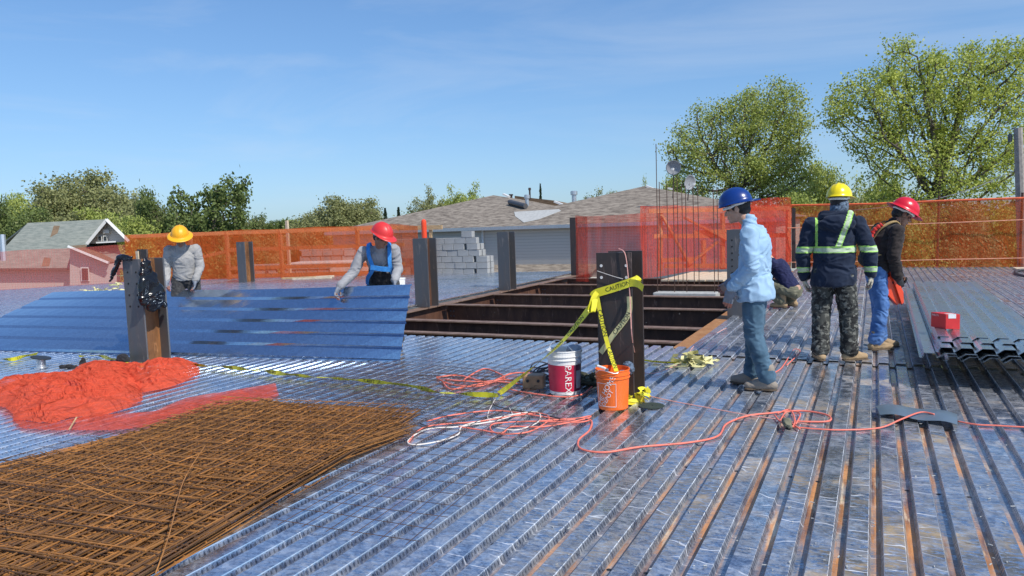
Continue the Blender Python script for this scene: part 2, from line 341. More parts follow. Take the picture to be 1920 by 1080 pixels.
b = MB(); b.add([(-500, -300, -6.5), (500, -300, -6.5), (500, 600, -6.5), (-500, 600, -6.5)], [(0, 1, 2, 3)]); struct('ground', b, g.m)
# storey below the opening
b = MB(); b.box(-9.6, -9.4, 8.0, 23.2, -4.2, -.62); b.box(-.6, -.4, 8.0, 23.2, -4.2, -.62); b.box(-9.4, -.6, 22.6, 22.9, -4.2, -.62); b.box(-9.4, -.6, 8.0, 8.2, -4.2, -.62)
tag(b.build('basement_wall', M['conc']), 'grey concrete walls around the dark storey below the roof opening', 'wall')
b = MB(); b.box(-9.4, -.6, 8.2, 22.6, -4.5, -4.2); struct('lower_floor', b, M['conc'])
b = MB(); b.add([(-9.4, 8.2, -.6), (-8.2, 8.2, -.6), (-8.2, 22.6, -.6), (-9.4, 22.6, -.6)], [(0, 1, 2, 3)]); b.add([(-1.8, 8.2, -.6), (-.6, 8.2, -.6), (-.6, 22.6, -.6), (-1.8, 22.6, -.6)], [(0, 1, 2, 3)])
struct('ledge', b, M['conc'])

def ibeam(mb_web, mb_fl, a, c, d, w, tf=.02, tw=.014, top=-.05):
    """horizontal I section from a to c (xy), top of the flange at z=top"""
    (x0, y0), (x1, y1) = a, c; dx, dy = x1-x0, y1-y0; l = math.hypot(dx, dy); nx, ny = -dy/l, dx/l
    for mb, hw, z0, z1 in ((mb_fl, w/2, top-tf, top), (mb_fl, w/2, top-d, top-d+tf), (mb_web, tw/2, top-d+tf, top-tf)):
        pl = [(x0+nx*hw, y0+ny*hw, z0), (x0-nx*hw, y0-ny*hw, z0), (x1-nx*hw, y1-ny*hw, z0), (x1+nx*hw, y1+ny*hw, z0)]
        mb.prism(pl, (0, 0, 0), (0, 0, z1-z0))
def beam(name, label, a, c, d, w, top=-.05, mt=None, grp=None):
    r = thing(name, label, 'steel beam', (*a, top), 0, grp); wb = MB(); fb = MB()
    lc = lambda p: (p[0]-a[0], p[1]-a[1]); ibeam(wb, fb, lc(a), lc(c), d, w, top=0)
    wb.build('web', M['girder'], r); fb.build('flange', mt or M['beamtop'], r); return r
gL = beam('girder', 'brown steel girder along the left side of the roof opening, carrying two stub columns', (-8.0, 8.95), (-8.0, 21.8), .56, .22)
gR = beam('girder', 'ochre rusty steel girder along the right side of the roof opening beside the blue-hatted man', (-2.06, 8.95), (-2.06, 22.2), .56, .34, mt=M['ochre'])
for i, (py, w_) in enumerate(((628, .16), (604, .2), (572, .2), (551, .18), (532, .18), (521, .18))):
    yy = onZ(960, py, -.05)[1]
    nm = ['nearest the corrugated deck edge', 'second from the deck edge', 'third from the deck edge, framing in at the stub column', 'fourth from the deck edge', 'second from the far end', 'at the far end of the opening'][i]
    r = beam('roof_beam', 'brown steel cross beam of the roof opening, '+nm, (-7.87, yy), (-2.1, yy), .46, w_, top=-.055, grp='cross beams of the roof opening')
    cl = MB(); cl.box(.0, .012, -.06, .06, -.40, -.08); cl.build('clip_plate', M['girder'], r)
    for k in range(4):
        bb = MB(); bb.lathe([(.0, -.004), (.017, -.004), (.017, .012), (0, .012)], 6); o = bb.build('bolt', M['steelg'], r); o.rotation_euler = (PI/2, 0, 0); o.location = (.07+(k % 2)*.07, -.012, -.14-.1*(k//2))

# ------------------------------------------------------------------ stub columns
def column(label, x, y, h, fm='steel', wm='steel', b_=.305, d_=.31, holes=(), rows=4, grp='stub columns standing out of the deck', tf=.022, hole='hole'):
    r = thing('steel_column', label, 'steel column', (x, y, -.04), 0, grp)
    for s in (-1, 1):
        m = MB(); m.box(-b_/2, b_/2, s*d_/2-tf/2, s*d_/2+tf/2, 0, h+.04); m.build('flange', M[fm], r, bevel=.003)
    m = MB(); m.box(-.009, .009, -d_/2+tf/2, d_/2-tf/2, 0, h+.035); m.build('web', M[wm], r)
    for hx, hz, s in holes:
        m = MB(); m.lathe([(0, 0), (.0125, 0), (.0125, .003), (0, .003)], 12); o = m.build('bolt_hole', M[hole] if hole in M else M['black'], r); o.rotation_euler = (PI/2, 0, 0); o.location = (hx, -d_/2-tf/2-.0005, h-hz)
    return r
M['hole'] = simple('bolt_hole_dark', (.006, .006, .006), .9, bump=0); M['holelit'] = simple('daylight_in_hole', (.75, .72, .68), .4, bump=0)  # holelit: pale disc colour standing for daylight seen through the holes
hs = [(s*.075, .12+k*.14, 0) for s in (-1, 1) for k in range(4)]
c1 = column('dark steel stub column with a black plastic bag hung on its top, left in the photo', -8.13, 6.22, 1.27, 'steelg', 'rust', .32, .32, hs)
m = MB(); m.box(-.24, -.06, .10, .12, .85, 1.42); m.build('splice_plate', M['steel'], c1); m = MB(); m.box(-.245, -.2, .085, .099, .9, 1.40); m.build('splice_plate', M['woodpale'], c1)
c2 = column('dark brown steel stub column wrapped in yellow caution tape behind the orange bucket', -1.98, 6.16, 1.27, 'steel', 'steel', .31, .32, [(-.11, .07, 0), (.11, .07, 0), (-.11, .17, 0), (.11, .17, 0), (.05, .27, 0)], hole='holelit')
c3 = column('grey steel stub column at the left corner of the opening with a red-orange tube above it', -8.02, 12.45, 1.32, 'steelg', 'girder', .33, .33)
c4 = column('grey steel stub column between the concrete block pile and the siding wall', -7.98, 16.0, 1.36, 'steelg', 'steel', .31, .33)
c5 = column('short dark steel stub column in front of the left orange net fence', -17.65, 17.1, 1.27, 'steelg', 'rust', .34, .33)
c7 = column('grey steel stub column with a line of bolt holes, half hidden by the blue-hatted man', -1.89, 11.85, 1.34, 'steelg', 'steel', .3, .33, [(-.07, .12+k*.1, 0) for k in range(6)])
r = thing('angle_post', 'thin dark steel angle post at the end of the sheer red net', 'post', (-8.05, 20.6, -.05)); m = MB(); m.box(-.09, .09, -.01, .01, 0, 1.72); m.build('leg', M['steel'], r); m = MB(); m.box(.07, .09, .01, .15, 0, 1.72); m.build('leg', M['steel'], r)

# ------------------------------------------------------------------ nets
def net(name, label, base, tops, mat, fold=.05, nx=60, nz=14, seed=0, sag=.03, z0=.02, lay=.0, grp=None):
    """base: ground polyline; tops: heights at those points"""
    P = [Vector((p[0], p[1], 0)) for p in base]; Ls = [0]
    for a, c in zip(P, P[1:]): Ls.append(Ls[-1]+(c-a).length)
    V = []
    for i in range(nx+1):
        s = Ls[-1]*i/nx; k = max(j for j in range(len(P)-1) if Ls[j] <= s+1e-9); t = (s-Ls[k])/(Ls[k+1]-Ls[k]); p = P[k].lerp(P[k+1], t); h = tops[k]+(tops[k+1]-tops[k])*t
        d = (P[k+1]-P[k]).normalized(); n = Vector((d.y, -d.x, 0))
        for j in range(nz+1):
            v = j/nz; w = noise.noise(Vector((s*1.4+seed*9, v*.8, seed)))*fold+noise.noise(Vector((s*5.0+seed, v*1.3, 3.3)))*fold*.5
            hh = h-sag*abs(math.sin(s*1.25+seed))*v
            V.append(p+n*w+Vector((0, 0, z0+hh*v)))
    Q = [(i*(nz+1)+j, (i+1)*(nz+1)+j, (i+1)*(nz+1)+j+1, i*(nz+1)+j+1) for i in range(nx) for j in range(nz)]
    me = np_mesh(name, [tuple(v) for v in V], Q, smooth=True); o = link(name, me, mat); return tag(o, label, 'safety net', grp)
LF = [(-24.9, 13.2), (-22.72, 16.74), (-13.74, 19.8), tuple(onZ(788, 517)[:2])]
net('safety_net', 'orange debris net on the wooden guard rail behind the two workers at the left', LF[1:], [1.62, 1.66, 1.58], M['net'], nx=110, seed=1)
net('safety_net', 'thin pink net low in front of the house with the gabled dormer', [(-27.5, 9.4), LF[0], LF[1]], [1.5, 1.53, 1.60], M['netpink'], nx=50, seed=2, fold=.03, z0=-.3)
pM = [onZ(1083, 521), onZ(1213, 521)]
net('safety_net', 'sheer red net stretched from the dark angle post in front of the grey siding', [pM[0], pM[1]], [1.66, 1.72], M['netthin'], nx=40, seed=3, fold=.1)
pe = onZ(1092, 526)
net('safety_net', 'gathered red strip of net hanging at the dark angle post', [onZ(1080, 529), onZ(1104, 530)], [1.7, 1.64], M['netred'], nx=24, seed=9, fold=.09)
net('safety_net', 'dense red net over the braced wooden frame behind the blue-hatted man', [onZ(1205, 528), onZ(1300, 512), onZ(1420, 505), onZ(1484, 503)], [1.84, 1.83, 1.80, 1.80], M['netred'], nx=70, seed=4, fold=.12, z0=.06)
net('safety_net', 'folded second layer of red net at the right end of the wooden frame', [onZ(1385, 507), onZ(1484, 503.5)], [1.82, 1.85], M['netred'], nx=30, seed=5, fold=.1, z0=.2)
RF = [onZ(1484, 503), onZ(1640, 503), onZ(1780, 503), onZ(1960, 502)]
net('safety_net', 'long brownish orange net along the right edge of the roof in front of the trees', RF+[Vector((9.5, 21.5, 0))], [1.80, 1.74, 1.76, 1.74, 1.8], M['netr'], nx=110, seed=6, fold=.05)
M['netrim'] = simple('net_rim_rope', (.75, .13, .04), .6); M['lash'] = simple('net_lashing', (.75, .33, .2), .6)
def strung(pts, zs, label):
    m = MB(); m.tube([(p[0], p[1], z) for p, z in zip(pts, zs)], .012, 5); tag(m.build('string_line', M['lash'], None), label, 'string line')
off = Vector((-.1, -.12, 0))
strung([RF[0]+off, RF[1]+off, RF[2]+off, RF[3]+off], [.18, .2, .24, .26], 'low orange string line tied along the right orange net')
strung([RF[0]+off, RF[1]+off, RF[2]+off, RF[3]+off], [1.16, 1.17, 1.19, 1.22], 'orange string line at mid height along the right orange net')
m = MB(); m.tube([(p[0], p[1], z) for p, z in zip(RF, (1.80, 1.75, 1.76, 1.75))], .03, 6); tag(m.build('rim_rope', M['netrim']), 'gathered red rim along the top of the right orange net', 'rope')

# timber guard rail behind the left net
d = Vector((LF[2][0]-LF[1][0], LF[2][1]-LF[1][1], 0)).normalized(); nrm = Vector((d.y, -d.x, 0)); p0 = Vector((*LF[1], 0))-nrm*.12
r = thing('guard_rail', 'wooden guard rail of posts and boards behind the left orange net', 'guard rail', (0, 0, 0))
def onF(px, py): return onP(px, py, p0, nrm)
for px in (362, 430, 530, 674):
    a = onF(px, 518); m = MB(); m.bar((a.x, a.y, 0), (a.x, a.y, 1.6), .10, .10); m.build('post', M['wood'], r)
for z, x0, x1 in ((1.56, 250, 760), (1.0, 425, 760), (.38, 425, 760), (.12, 425, 760)):
    a = onF(x0, 500); c = onF(x1, 500); m = MB(); m.bar((a.x, a.y, z), (c.x, c.y, z), .045, .12); m.build('rail', M['wood'], r)
m = MB(); a = onF(350, 440); m.bar((a.x, a.y, .7), onF(430, 470), .04, .1); m.build('brace', M['wood'], r)
a = atD(541, 470, 26); m = MB(); m.bar((a.x, a.y, 0), (a.x, a.y, 1.93), .10, .07); tag(m.build('timber_post', M['woodpale']), 'pale yellow timber post sticking up above the left net', 'post')
a = atD(757, 530, 24); e = onY(825, 425, 20.6)
m = MB(); pa = onY(745, 428, 20.3); pc = onY(829, 426, 20.3); pd = onY(808, 440, 20.35); m.bar(pa, pc, .05, .14); m.bar((pd.x, pd.y, 0), (pd.x, pd.y, pc.z-.07), .09, .09); tag(m.build('plank_rail', M['wood']), 'pale board on a short post in front of the grey house gutter', 'rail')
# braced frame behind the red net
nb0 = onZ(1300, 512); nb1 = onZ(1484, 503); nd = (nb1-nb0).normalized(); nn_ = Vector((nd.y, -nd.x, 0))
def onB(px, py, dy): return onP(px, py, tuple(nb0-nn_*(.30+dy)), tuple(nn_))
r = thing('braced_frame', 'wooden braced frame behind the dense red net', 'timber frame', (0, 0, 0))
for nm, a, c in (('brace', (1241, 404), (1293, 496)), ('brace', (1293, 494), (1346, 453)), ('rail', (1226, 443), (1480, 441)), ('rail', (1246, 499), (1480, 497)), ('rail', (1240, 488), (1300, 486)), ('rail', (1216, 396), (1480, 390)), ('brace', (1283, 408), (1392, 465)), ('post', (1238, 508), (1238, 396)), ('post', (1355, 505), (1355, 400)), ('post', (1319, 500), (1319, 450)), ('post', (1478, 506), (1478, 388)), ('rail', (1300, 436), (1420, 431))):
    m = MB(); dy = {'brace': -.06, 'rail': 0, 'post': .06}[nm]; m.bar(onB(*a, dy), onB(*c, dy), .05 if nm != 'post' else .1, .12, up=tuple(nn_) if nm != 'rail' else (0, 0, 1)); m.build(nm, M['wood'], r)
a = onZ(1488, 503); m = MB(); m.box(a.x-.05, a.x+.05, a.y-.02, a.y+.08, 0, 1.72); tag(m.build('fence_post', M['steel']), 'dark brown post where the red net meets the long orange net', 'post')
for i, (px, py0, lean) in enumerate(((1757, 385, 0), (1912, 376, 0))):
    a = onY(px, 505, 22.9); m = MB(); m.tube([(a.x, a.y, 0), (a.x+.02, a.y, 1.9)], .03, 8); tag(m.build('fence_post', M['rebar']), ['thin post behind the middle of the right orange net', 'thin post behind the right end of the orange net'][i], 'post')
for i in range(7):   # walkway boards
    a = onZ(1246+i*17, 526, .02); c = onZ(1304+i*19, 511, .02); m = MB(); m.bar(a, c, .2, .04); tag(m.build('walkway_board', M['woodpale']), 'pale pink walkway board in front of the red net, number %s from the left' % ['one', 'two', 'three', 'four', 'five', 'six', 'seven'][i], 'board', 'walkway boards in front of the red net')
# rebar dowels
a0 = onY(1228, 552, 17.4); a1 = onY(1346, 553, 17.4)
m = MB(); m.box(a0.x, a1.x, 17.2, 18.3, -1.2, a0.z+.06); tag(m.build('pier_top', M['conc'], bevel=.02), 'low grey concrete pier with starter bars inside the far end of the opening', 'concrete pier')
for i, (px, py) in enumerate(((1230, 270), (1236, 341), (1250, 345), (1262, 348), (1269, 330), (1278, 345), (1285, 348), (1299, 350), (1308, 348), (1337, 352), (1344, 350))):
    yy = 17.4+(i % 3)*.28; t_ = onY(px, py, yy); b_ = onY(px+3, 552, yy); m = MB(); m.tube([b_, (b_+t_)/2+Vector((.01, 0, 0)), t_], .010, 5)
    tag(m.build('starter_bar', M['rebar']), ('tallest rusty starter bar, first from the left, rising above the roof' if i == 0 else 'rusty vertical starter bar, %s from the left of the group' % ['', 'second', 'third', 'fourth', 'fifth', 'sixth', 'seventh', 'eighth', 'ninth', 'tenth', 'last'][i]), 'rebar', 'starter bars at the far end of the opening')

# ------------------------------------------------------------------ concrete block piles
bm_ = MB(); bm_.box(-.195, .195, -.095, .095, 0, .19)
blk_me = bm_.mesh('concrete_block'); ORD = ['first', 'second', 'third', 'fourth', 'fifth', 'sixth', 'seventh', 'eighth', 'ninth', 'tenth', 'eleventh', 'twelfth']
def block(x, y, z, label, grp, rz=0):
    o = link('concrete_block', blk_me); o.location = (x, y, z); o.rotation_euler = (0, 0, rz+random.uniform(-.012, .012)); tag(o, label, 'concrete block', grp); 
    mo = o.modifiers.new('b', 'BEVEL'); mo.width = .006; mo.segments = 1; return o
blk_me.materials.append(M['cmu'])
yw = 20.75; xr = [onY(917, 500, yw).x, onY(917, 490, yw).x, onY(916, 480, yw).x, onY(901, 465, yw).x, onY(898, 455, yw).x, onY(896, 446, yw).x, onY(888, 437, yw).x]
zb = onY(870, 517, yw).z+.04
for row in range(7):
    ncol = 10 if row < 6 else 1; x_end = xr[row]
    for c_ in range(ncol):
        x = x_end-.2-c_*.4-(.0 if row % 2 else .1)*(c_ > 0)
        block(x, yw+random.uniform(-.012, .012), zb+row*.2, 'grey block, course %s of the stepped pile, %s from its right end' % (['one', 'two', 'three', 'four', 'five', 'six', 'seven'][row], ORD[c_]), 'blocks of the stepped pile beside the grey house')
    if row < 5: block(x_end+.02-.2, yw+.22, zb+row*.2, 'grey block in course %s of the rear tier behind the stepped pile' % ['one', 'two', 'three', 'four', 'five'][row], 'blocks of the rear tier of the stepped pile')
m = MB()
for k in range(9): m.bar((xr[0]-.1-k*.42, yw-.15, zb-.11+.0), (xr[0]-.1-k*.42, yw+.45, zb-.11), .1, .09)
m.bar((xr[0]-3.9, yw-.15, zb-.03), (xr[0]+.05, yw-.15, zb-.03), .1, .04); m.bar((xr[0]-3.9, yw+.3, zb-.03), (xr[0]+.05, yw+.3, zb-.03), .1, .04)
tag(m.build('pallet', M['woodpale']), 'pale wooden pallet under the stepped pile of grey blocks', 'pallet')
k_ = 0
for (px0, ncol, nrow, dd, nm) in ((470, 3, 2, 27.5, 'low pile left of yellow post'), (575, 5, 5, 28.5, 'tall pile left of red-hatted worker'), (655, 4, 4, 27.5, 'pile behind red-hatted worker'), (545, 4, 2, 26.6, 'front low pile behind the net')):
    a = atD(px0, 520, dd)
    for rr in range(nrow):
        for cc in range(ncol):
            block(a.x+cc*.4+(rr % 2)*.1, a.y+cc*.13, rr*.2-.02, 'pale block, course %s, %s from left, %s' % (['one', 'two', 'three', 'four', 'five'][rr], ORD[cc], nm), 'blocks of the '+nm, .32)
M['pinkwrap'] = simple('white_wrapped_bundle', (.7, .68, .64), .6)
a = atD(648, 505, 27); m = MB(); m.box(-1.9, 1.9, -.5, .5, 0, .42); o = m.build('wrapped_bundle', M['pinkwrap'], bevel=.04); o.location = (a.x, a.y, 0); o.rotation_euler = (0, 0, .33); tag(o, 'long white wrapped bundle on the roof behind the left net', 'bundle')
for i, (px, py, ln) in enumerate(((560, 523, 1.1), (585, 524, 1.3), (600, 521, .9))):
    a = onZ(px, py); m = MB(); m.bar((a.x-ln/2, a.y-.15, .03), (a.x+ln/2, a.y+.15, .05), .12, .05); tag(m.build('loose_board', M['woodpale' if i else 'wood']), ['short brown board on the deck before the left net', 'pale board lying on the deck before the left net, nearest', 'pale board lying on the deck before the left net, farthest'][i], 'board')

# ------------------------------------------------------------------ grey house with hip roofs
def shingle(name, a, b_, sc=1.):
    t = NT(name); g = t.n('NewGeometry'); mp = t.n('Mapping'); mp.inputs['Scale'].default_value = (1.6*sc, 2.5*sc, 9*sc); t.l(g.outputs['Position'], mp.inputs[0])
    br = t.n('TexBrick'); 
    n = t.noise(mp.outputs[0], 1.7, 4, .7); n2 = t.noise(g.outputs['Position'], .5, 4)
    c = t.mix(t.ramp(n, (.36, 0), (.64, 1)), a, b_); t.base(t.mix(t.math('MULTIPLY', n2, .3), c, (.2, .17, .14))); t.rough(.95); t.p.inputs['Specular IOR Level'].default_value = .1
    s = t.n('SeparateXYZ'); t.l(g.outputs['Position'], s.inputs[0]); t.bump(t.math('FRACT', t.math('MULTIPLY', s.outputs[2], 11)), .35, .02); return t.m
M['shA'] = shingle('brown_grey_shingle', (.12, .10, .083), (.36, .31, .255)); M['shB'] = shingle('old_green_grey_shingle', (.17, .20, .18), (.30, .32, .28), .7); M['shC'] = shingle('rusty_brown_shingle', (.13, .085, .05), (.27, .18, .11))
def siding(name, col, pitch=.11):
    t = NT(name); g = t.n('NewGeometry'); s = t.n('SeparateXYZ'); t.l(g.outputs['Position'], s.inputs[0]); f = t.math('FRACT', t.math('MULTIPLY', s.outputs[2], 1/pitch))
    t.base(t.mix(t.ramp(f, (.0, 0), (.1, 1)), tuple(x*.55 for x in col), col)); t.rough(.5); t.bump(f, 1., .03); return t.m
M['siding'] = siding('pale_siding', (.64, .63, .60), .125); M['siding2'] = siding('white_siding', (.66, .62, .58), .13); M['trim'] = simple('white_trim', (.72, .72, .70), .5, var=.06)
H1 = thing('house', 'grey sided house with hipped brown shingle roofs beyond the roof opening', 'house', (0, 0, 0))
YE, ZE = 28., 1.38; m = MB(); m.box(-23.4, -3.2, YE+.27, 38, -6.5, ZE-.05); m.build('wall', M['siding'], H1)
m = MB(); m.bar((-23.6, YE-.06, ZE), (-2.85, YE-.06, ZE), .12, .14); m.build('gutter', M['galv'], H1)
m = MB(); m.box(-23.6, -2.9, YE+.02, YE+.27, ZE-.09, ZE-.03); m.build('soffit', M['trim'], H1)
def hip(x0, x1, y0, y1, ax, ay, az, mats, ax2=None):
    m = MB(); A = (ax, ay, az); B = (ax2 or ax+.01, ay, az); m.add([(x0, y0, ZE+.06), (x1, y0, ZE+.06), (x1, y1, ZE+.06), (x0, y1, ZE+.06), A, B], [(0, 1, 5, 4), (1, 2, 5), (2, 3, 4, 5), (3, 0, 4), (3, 2, 1, 0)], 0); return m
apA = onY(925, 366, 33.5); apB = onY(1208, 349, 33.5)
hip(-23.7, -10.2, YE, 39, apA.x, 33.5, apA.z, 0).build('roof', M['shA'], H1)
hip(-16.6, -2.9, YE+.012, 39, apB.x, 33.5, apB.z, 0).build('roof', M['shA'], H1)
# brown ridge flank and caps
nA = Vector((0, -(apA.z-ZE-.06), 5.5)).normalized()
def onRA(px, py): return onP(px, py, (0, YE, ZE+.06), tuple(nA))+nA*.012
q = [onRA(964, 398), onRA(1048, 393), onRA(1052, 396), onRA(1010, 412), onRA(982, 418), onRA(966, 406)]
m = MB(); m.prism(q, (0, 0, 0), nA*.01); m.build('roof_patch', M['conc'], H1)
for (px, pt, pb, rr, D_, mm) in ((988, 365, 394, .115, 31.2, 'galv'), (1076, 358, 388, .14, 32.2, 'galv'), (1105, 370, 381, .11, 33, 'galv'), (993, 352, 368, .06, 34, 'steel'), (958, 364, 371, .1, 35, 'steel')):
    t_ = onY(px, pt, D_); b_ = onY(px, pb+6, D_); h_ = t_.z-b_.z; m = MB(); m.lathe([(0, 0), (rr*.75, 0), (rr*.75, h_*.78), (rr*1.15, h_*.8), (rr*1.15, h_*.97), (rr*.9, h_), (0, h_)], 14, (t_.x, t_.y, b_.z)); m.build('vent_pipe', M[mm], H1, smooth=False)
m = MB(); m.tube([onRA(956, 384)+Vector((0, 0, .12)), onRA(986, 392)+Vector((0, 0, .12))], .12, 10); m.build('vent_duct', M['steelg'], H1)
for a, c in (((1212, 349), (1225, 354)), ((944, 364), (955, 369)), ((1040, 378), (1066, 388)), ((1253, 353), (1262, 355))):
    m = MB(); m.bar(onY(*a, 33.3), onY(*c, 33.3), .22, .08); m.build('ridge_flashing', M['trim'], H1)
# brown back slope of the neighbouring roof
m = MB(); q = [onY(965, 367, 34.6), onY(1003, 372, 34.6), onY(1040, 376, 34.6), onY(1100, 395, 34.6), onY(1100, 430, 34.6), onY(965, 430, 34.6)]
H1b = thing('house', 'house behind with a rusty brown roof slope showing between the two hips', 'house', (0, 0, 0))
m.prism(q, (0, 0, 0), (0, 5, -.3)); m.build('roof', M['shC'], H1b); c_ = onY(1003, 372, 36); m = MB(); m.box(c_.x-2, c_.x+2, 36, 41, -6.5, c_.z-1.2); m.build('wall', M['siding2'], H1b)
m = MB(); q_ = onY(905, 440, YE+.2); m.bar((q_.x, YE+.2, ZE-.1), (q_.x, YE+.2, -3), .09, .08); m.build('downspout', M['trim'], H1)
# low porch roof below the siding
m = MB(); zt = onY(1000, 498, YE).z; m.prism([(-15.2, YE+.38, zt), (-9.9, YE+.38, zt), (-9.9, YE-1.6, zt-.45), (-15.2, YE-1.6, zt-.45)], (0, 0, 0), (0, 0, .06)); m.build('porch_roof', M['shA'], H1)
m = MB(); m.box(-15.1, -10, YE-1.4, YE+.38, -6.5, zt-.5); m.build('porch_wall', M['siding'], H1)
def dish(px, py, D_, label, ry, base_py):
    c = onY(px, py, D_); r = thing('satellite_dish', label, 'satellite dish', tuple(c)); q = MB(); n = 16; pr = [(0, .0), (.1, .006), (.2, .026), (.27, .055), (.30, .08), (.30, .086), (.26, .05), (.1, .012), (0, .008)]; q.lathe(pr, n)
    o = q.build('reflector', M['dishg'], r, smooth=True); o.rotation_euler = (math.radians(100), 0, ry)
    b = onY(px-2, base_py, D_)-c; q = MB(); q.tube([(0, .03, 0), (0, .05, -.2), (b.x, .05, b.z)], .025, 6); q.build('mast', M['steel'], r)
    q = MB(); f = Vector((math.sin(ry)*.0, -.32, .0)); q.tube([(0, .02, -.22), (math.sin(ry)*.3, -.3*math.cos(ry), -.1)], .012, 5); q.box(math.sin(ry)*.3-.04, math.sin(ry)*.3+.04, -.34*math.cos(ry)-.04, -.3*math.cos(ry)+.04, -.13, -.04); q.build('feed_arm', M['white'], r); return r
M['dishg'] = simple('dish_grey', (.30, .31, .33), .5, var=.08)
dish(1263, 314, 29.8, 'grey satellite dish on a tall mast, the higher of two on the roof', .15, 372)
dish(1291, 342, 29.4, 'small dark satellite dish, the lower right one of two on the roof', 1.0, 376)

# ------------------------------------------------------------------ gabled house at the far left
H2 = thing('house', 'old pale house with a green grey roof and a white trimmed gable dormer, far left', 'house', (0, 0, 0))
def pl(pts, mat, nm, th=.12, par=H2, back=None):
    P = [atD(*p) for p in pts]; m = MB(); n = (P[1]-P[0]).cross(P[2]-P[0]).normalized(); n = -n if n.z < 0 else n; m.prism(P, (0, 0, 0), back if back is not None else -n*th); return m.build(nm, mat, par)
rr_ = ray(190, 450); fw = Vector((rr_[0], rr_[1], 0)).normalized()
pl([(52, 418, 47.5), (203, 411, 47.5), (236, 502, 41), (-28, 503, 41)], M['shB'], 'roof')
pl([(52, 418.5, 47.7), (200, 412.5, 47.7), (196, 470, 54), (-20, 474, 54)], M['shB'], 'roof')
pl([(-20, 506, 41.6), (225, 504, 41.6), (225, 640, 41.6), (-20, 640, 41.6)], M['siding2'], 'wall', back=fw*9)
pl([(101, 424, 46.7), (112, 424, 46.7), (92, 500, 41.2), (78, 500, 41.2)], M['shC'], 'valley_strip', th=-.03)
# dormer
pl([(200, 414, 42.6), (167, 457, 42.6), (238, 453, 42.6)], M['siding2'], 'gable_wall', back=fw*3)
pl([(200, 411, 42.1), (200, 411, 47.5), (163, 458, 45.5), (163, 458, 42.1)], M['shB'], 'dormer_roof', th=.1)
pl([(200, 411, 42.1), (200, 411, 47.5), (243, 454, 45.5), (243, 454, 42.1)], M['shB'], 'dormer_roof', th=.1)
for a, c in (((200, 412, 42.0), (163, 457, 42.0)), ((200, 412, 42.0), (242, 453, 42.0))):
    m = MB(); m.bar(atD(*a), atD(*c), .16, .17, up=tuple(fw)); m.build('bargeboard', M['trim'], H2)
m = MB(); m.bar(atD(181, 455, 42.3), atD(218, 453, 42.3), .12, .08); m.build('sill', M['trim'], H2)
m = MB(); m.bar(atD(194, 434, 42.4), atD(205, 434, 42.4), .1, .22); m.build('gable_vent', M['trim'], H2)
M['glass'] = simple('dark_window_glass', (.03, .035, .04), .1, bump=0)
for px in (184, 194):
    w = MB(); w.bar(atD(px, 447, 42.45), atD(px+7, 447, 42.45), .08, .32); f = w.build('window', M['trim'], H2); w = MB(); w.bar(atD(px+1, 447, 42.38), atD(px+5.5, 447, 42.38), .04, .24); w.build('pane', M['glass'], f)
# side wing
pl([(131, 466, 39.6), (200, 495, 39.6), (219, 495, 39.6), (219, 640, 39.6), (131, 640, 39.6)], M['siding2'], 'wing_wall', back=fw*3)
pl([(128, 461, 39.2), (203, 492, 39.2), (235, 489, 44), (160, 459, 44)], M['shC'], 'wing_roof', th=.1)
m = MB(); m.bar(atD(128, 462, 39.1), atD(204, 493, 39.1), .12, .14, up=tuple(fw)); m.build('bargeboard', M['trim'], H2)
w = MB(); w.bar(atD(152, 514, 39.5), atD(167, 514, 39.5), .06, .75); f = w.build('window', M['trim'], H2); w = MB(); w.bar(atD(154, 514, 39.44), atD(165, 514, 39.44), .04, .62); w.build('pane', M['glass'], f)
m = MB(); m.tube([atD(8, 492, 42), atD(4, 440, 42)], .16, 8); m.build('flue', M['galv'], H2)
# distant block of flats and utility pole
a = atD(571, 400, 230); m = MB(); m.box(-5, 5, -5, 5, -12, 3.3); m.box(-2, 2, -2, 2, 3.3, 4.6); o = m.build('apartment_block', M['cmu']); o.location = (a.x, a.y, 0); tag(o, 'distant grey brown apartment block just above the treeline', 'building')
up = thing('utility_pole', 'grey wooden utility pole at the right edge in front of the poplar', 'utility pole', (0, 0, 0)); t_ = onY(1909, 240, 27); b_ = onY(1918, 500, 27)
m = MB(); m.tube([(b_.x+.3, 27, -6.5), (b_.x, 27, b_.z), (t_.x, 27, t_.z)], [.17, .15, .12], 10); m.build('shaft', simple('weathered_pole', (.33, .30, .27), .9), up)
m = MB(); m.lathe([(0, 0), (.06, 0), (.06, .2), (.03, .25), (0, .25)], 8, (t_.x-.2, 27, t_.z-.4)); m.build('insulator', M['steelg'], up)
m = MB(); pts = [(t_.x, 27, t_.z-1.9)]; e = onY(1700, 383, 27.5); m.tube(spline([(t_.x, 27, onY(1908, 318, 27).z), onY(1810, 358, 27.2), e, onY(1560, 398, 28)], 5), .014, 4); tag(m.build('overhead_cable', M['cordwhite']), 'thin pale cable sloping down left from the utility pole', 'cable')

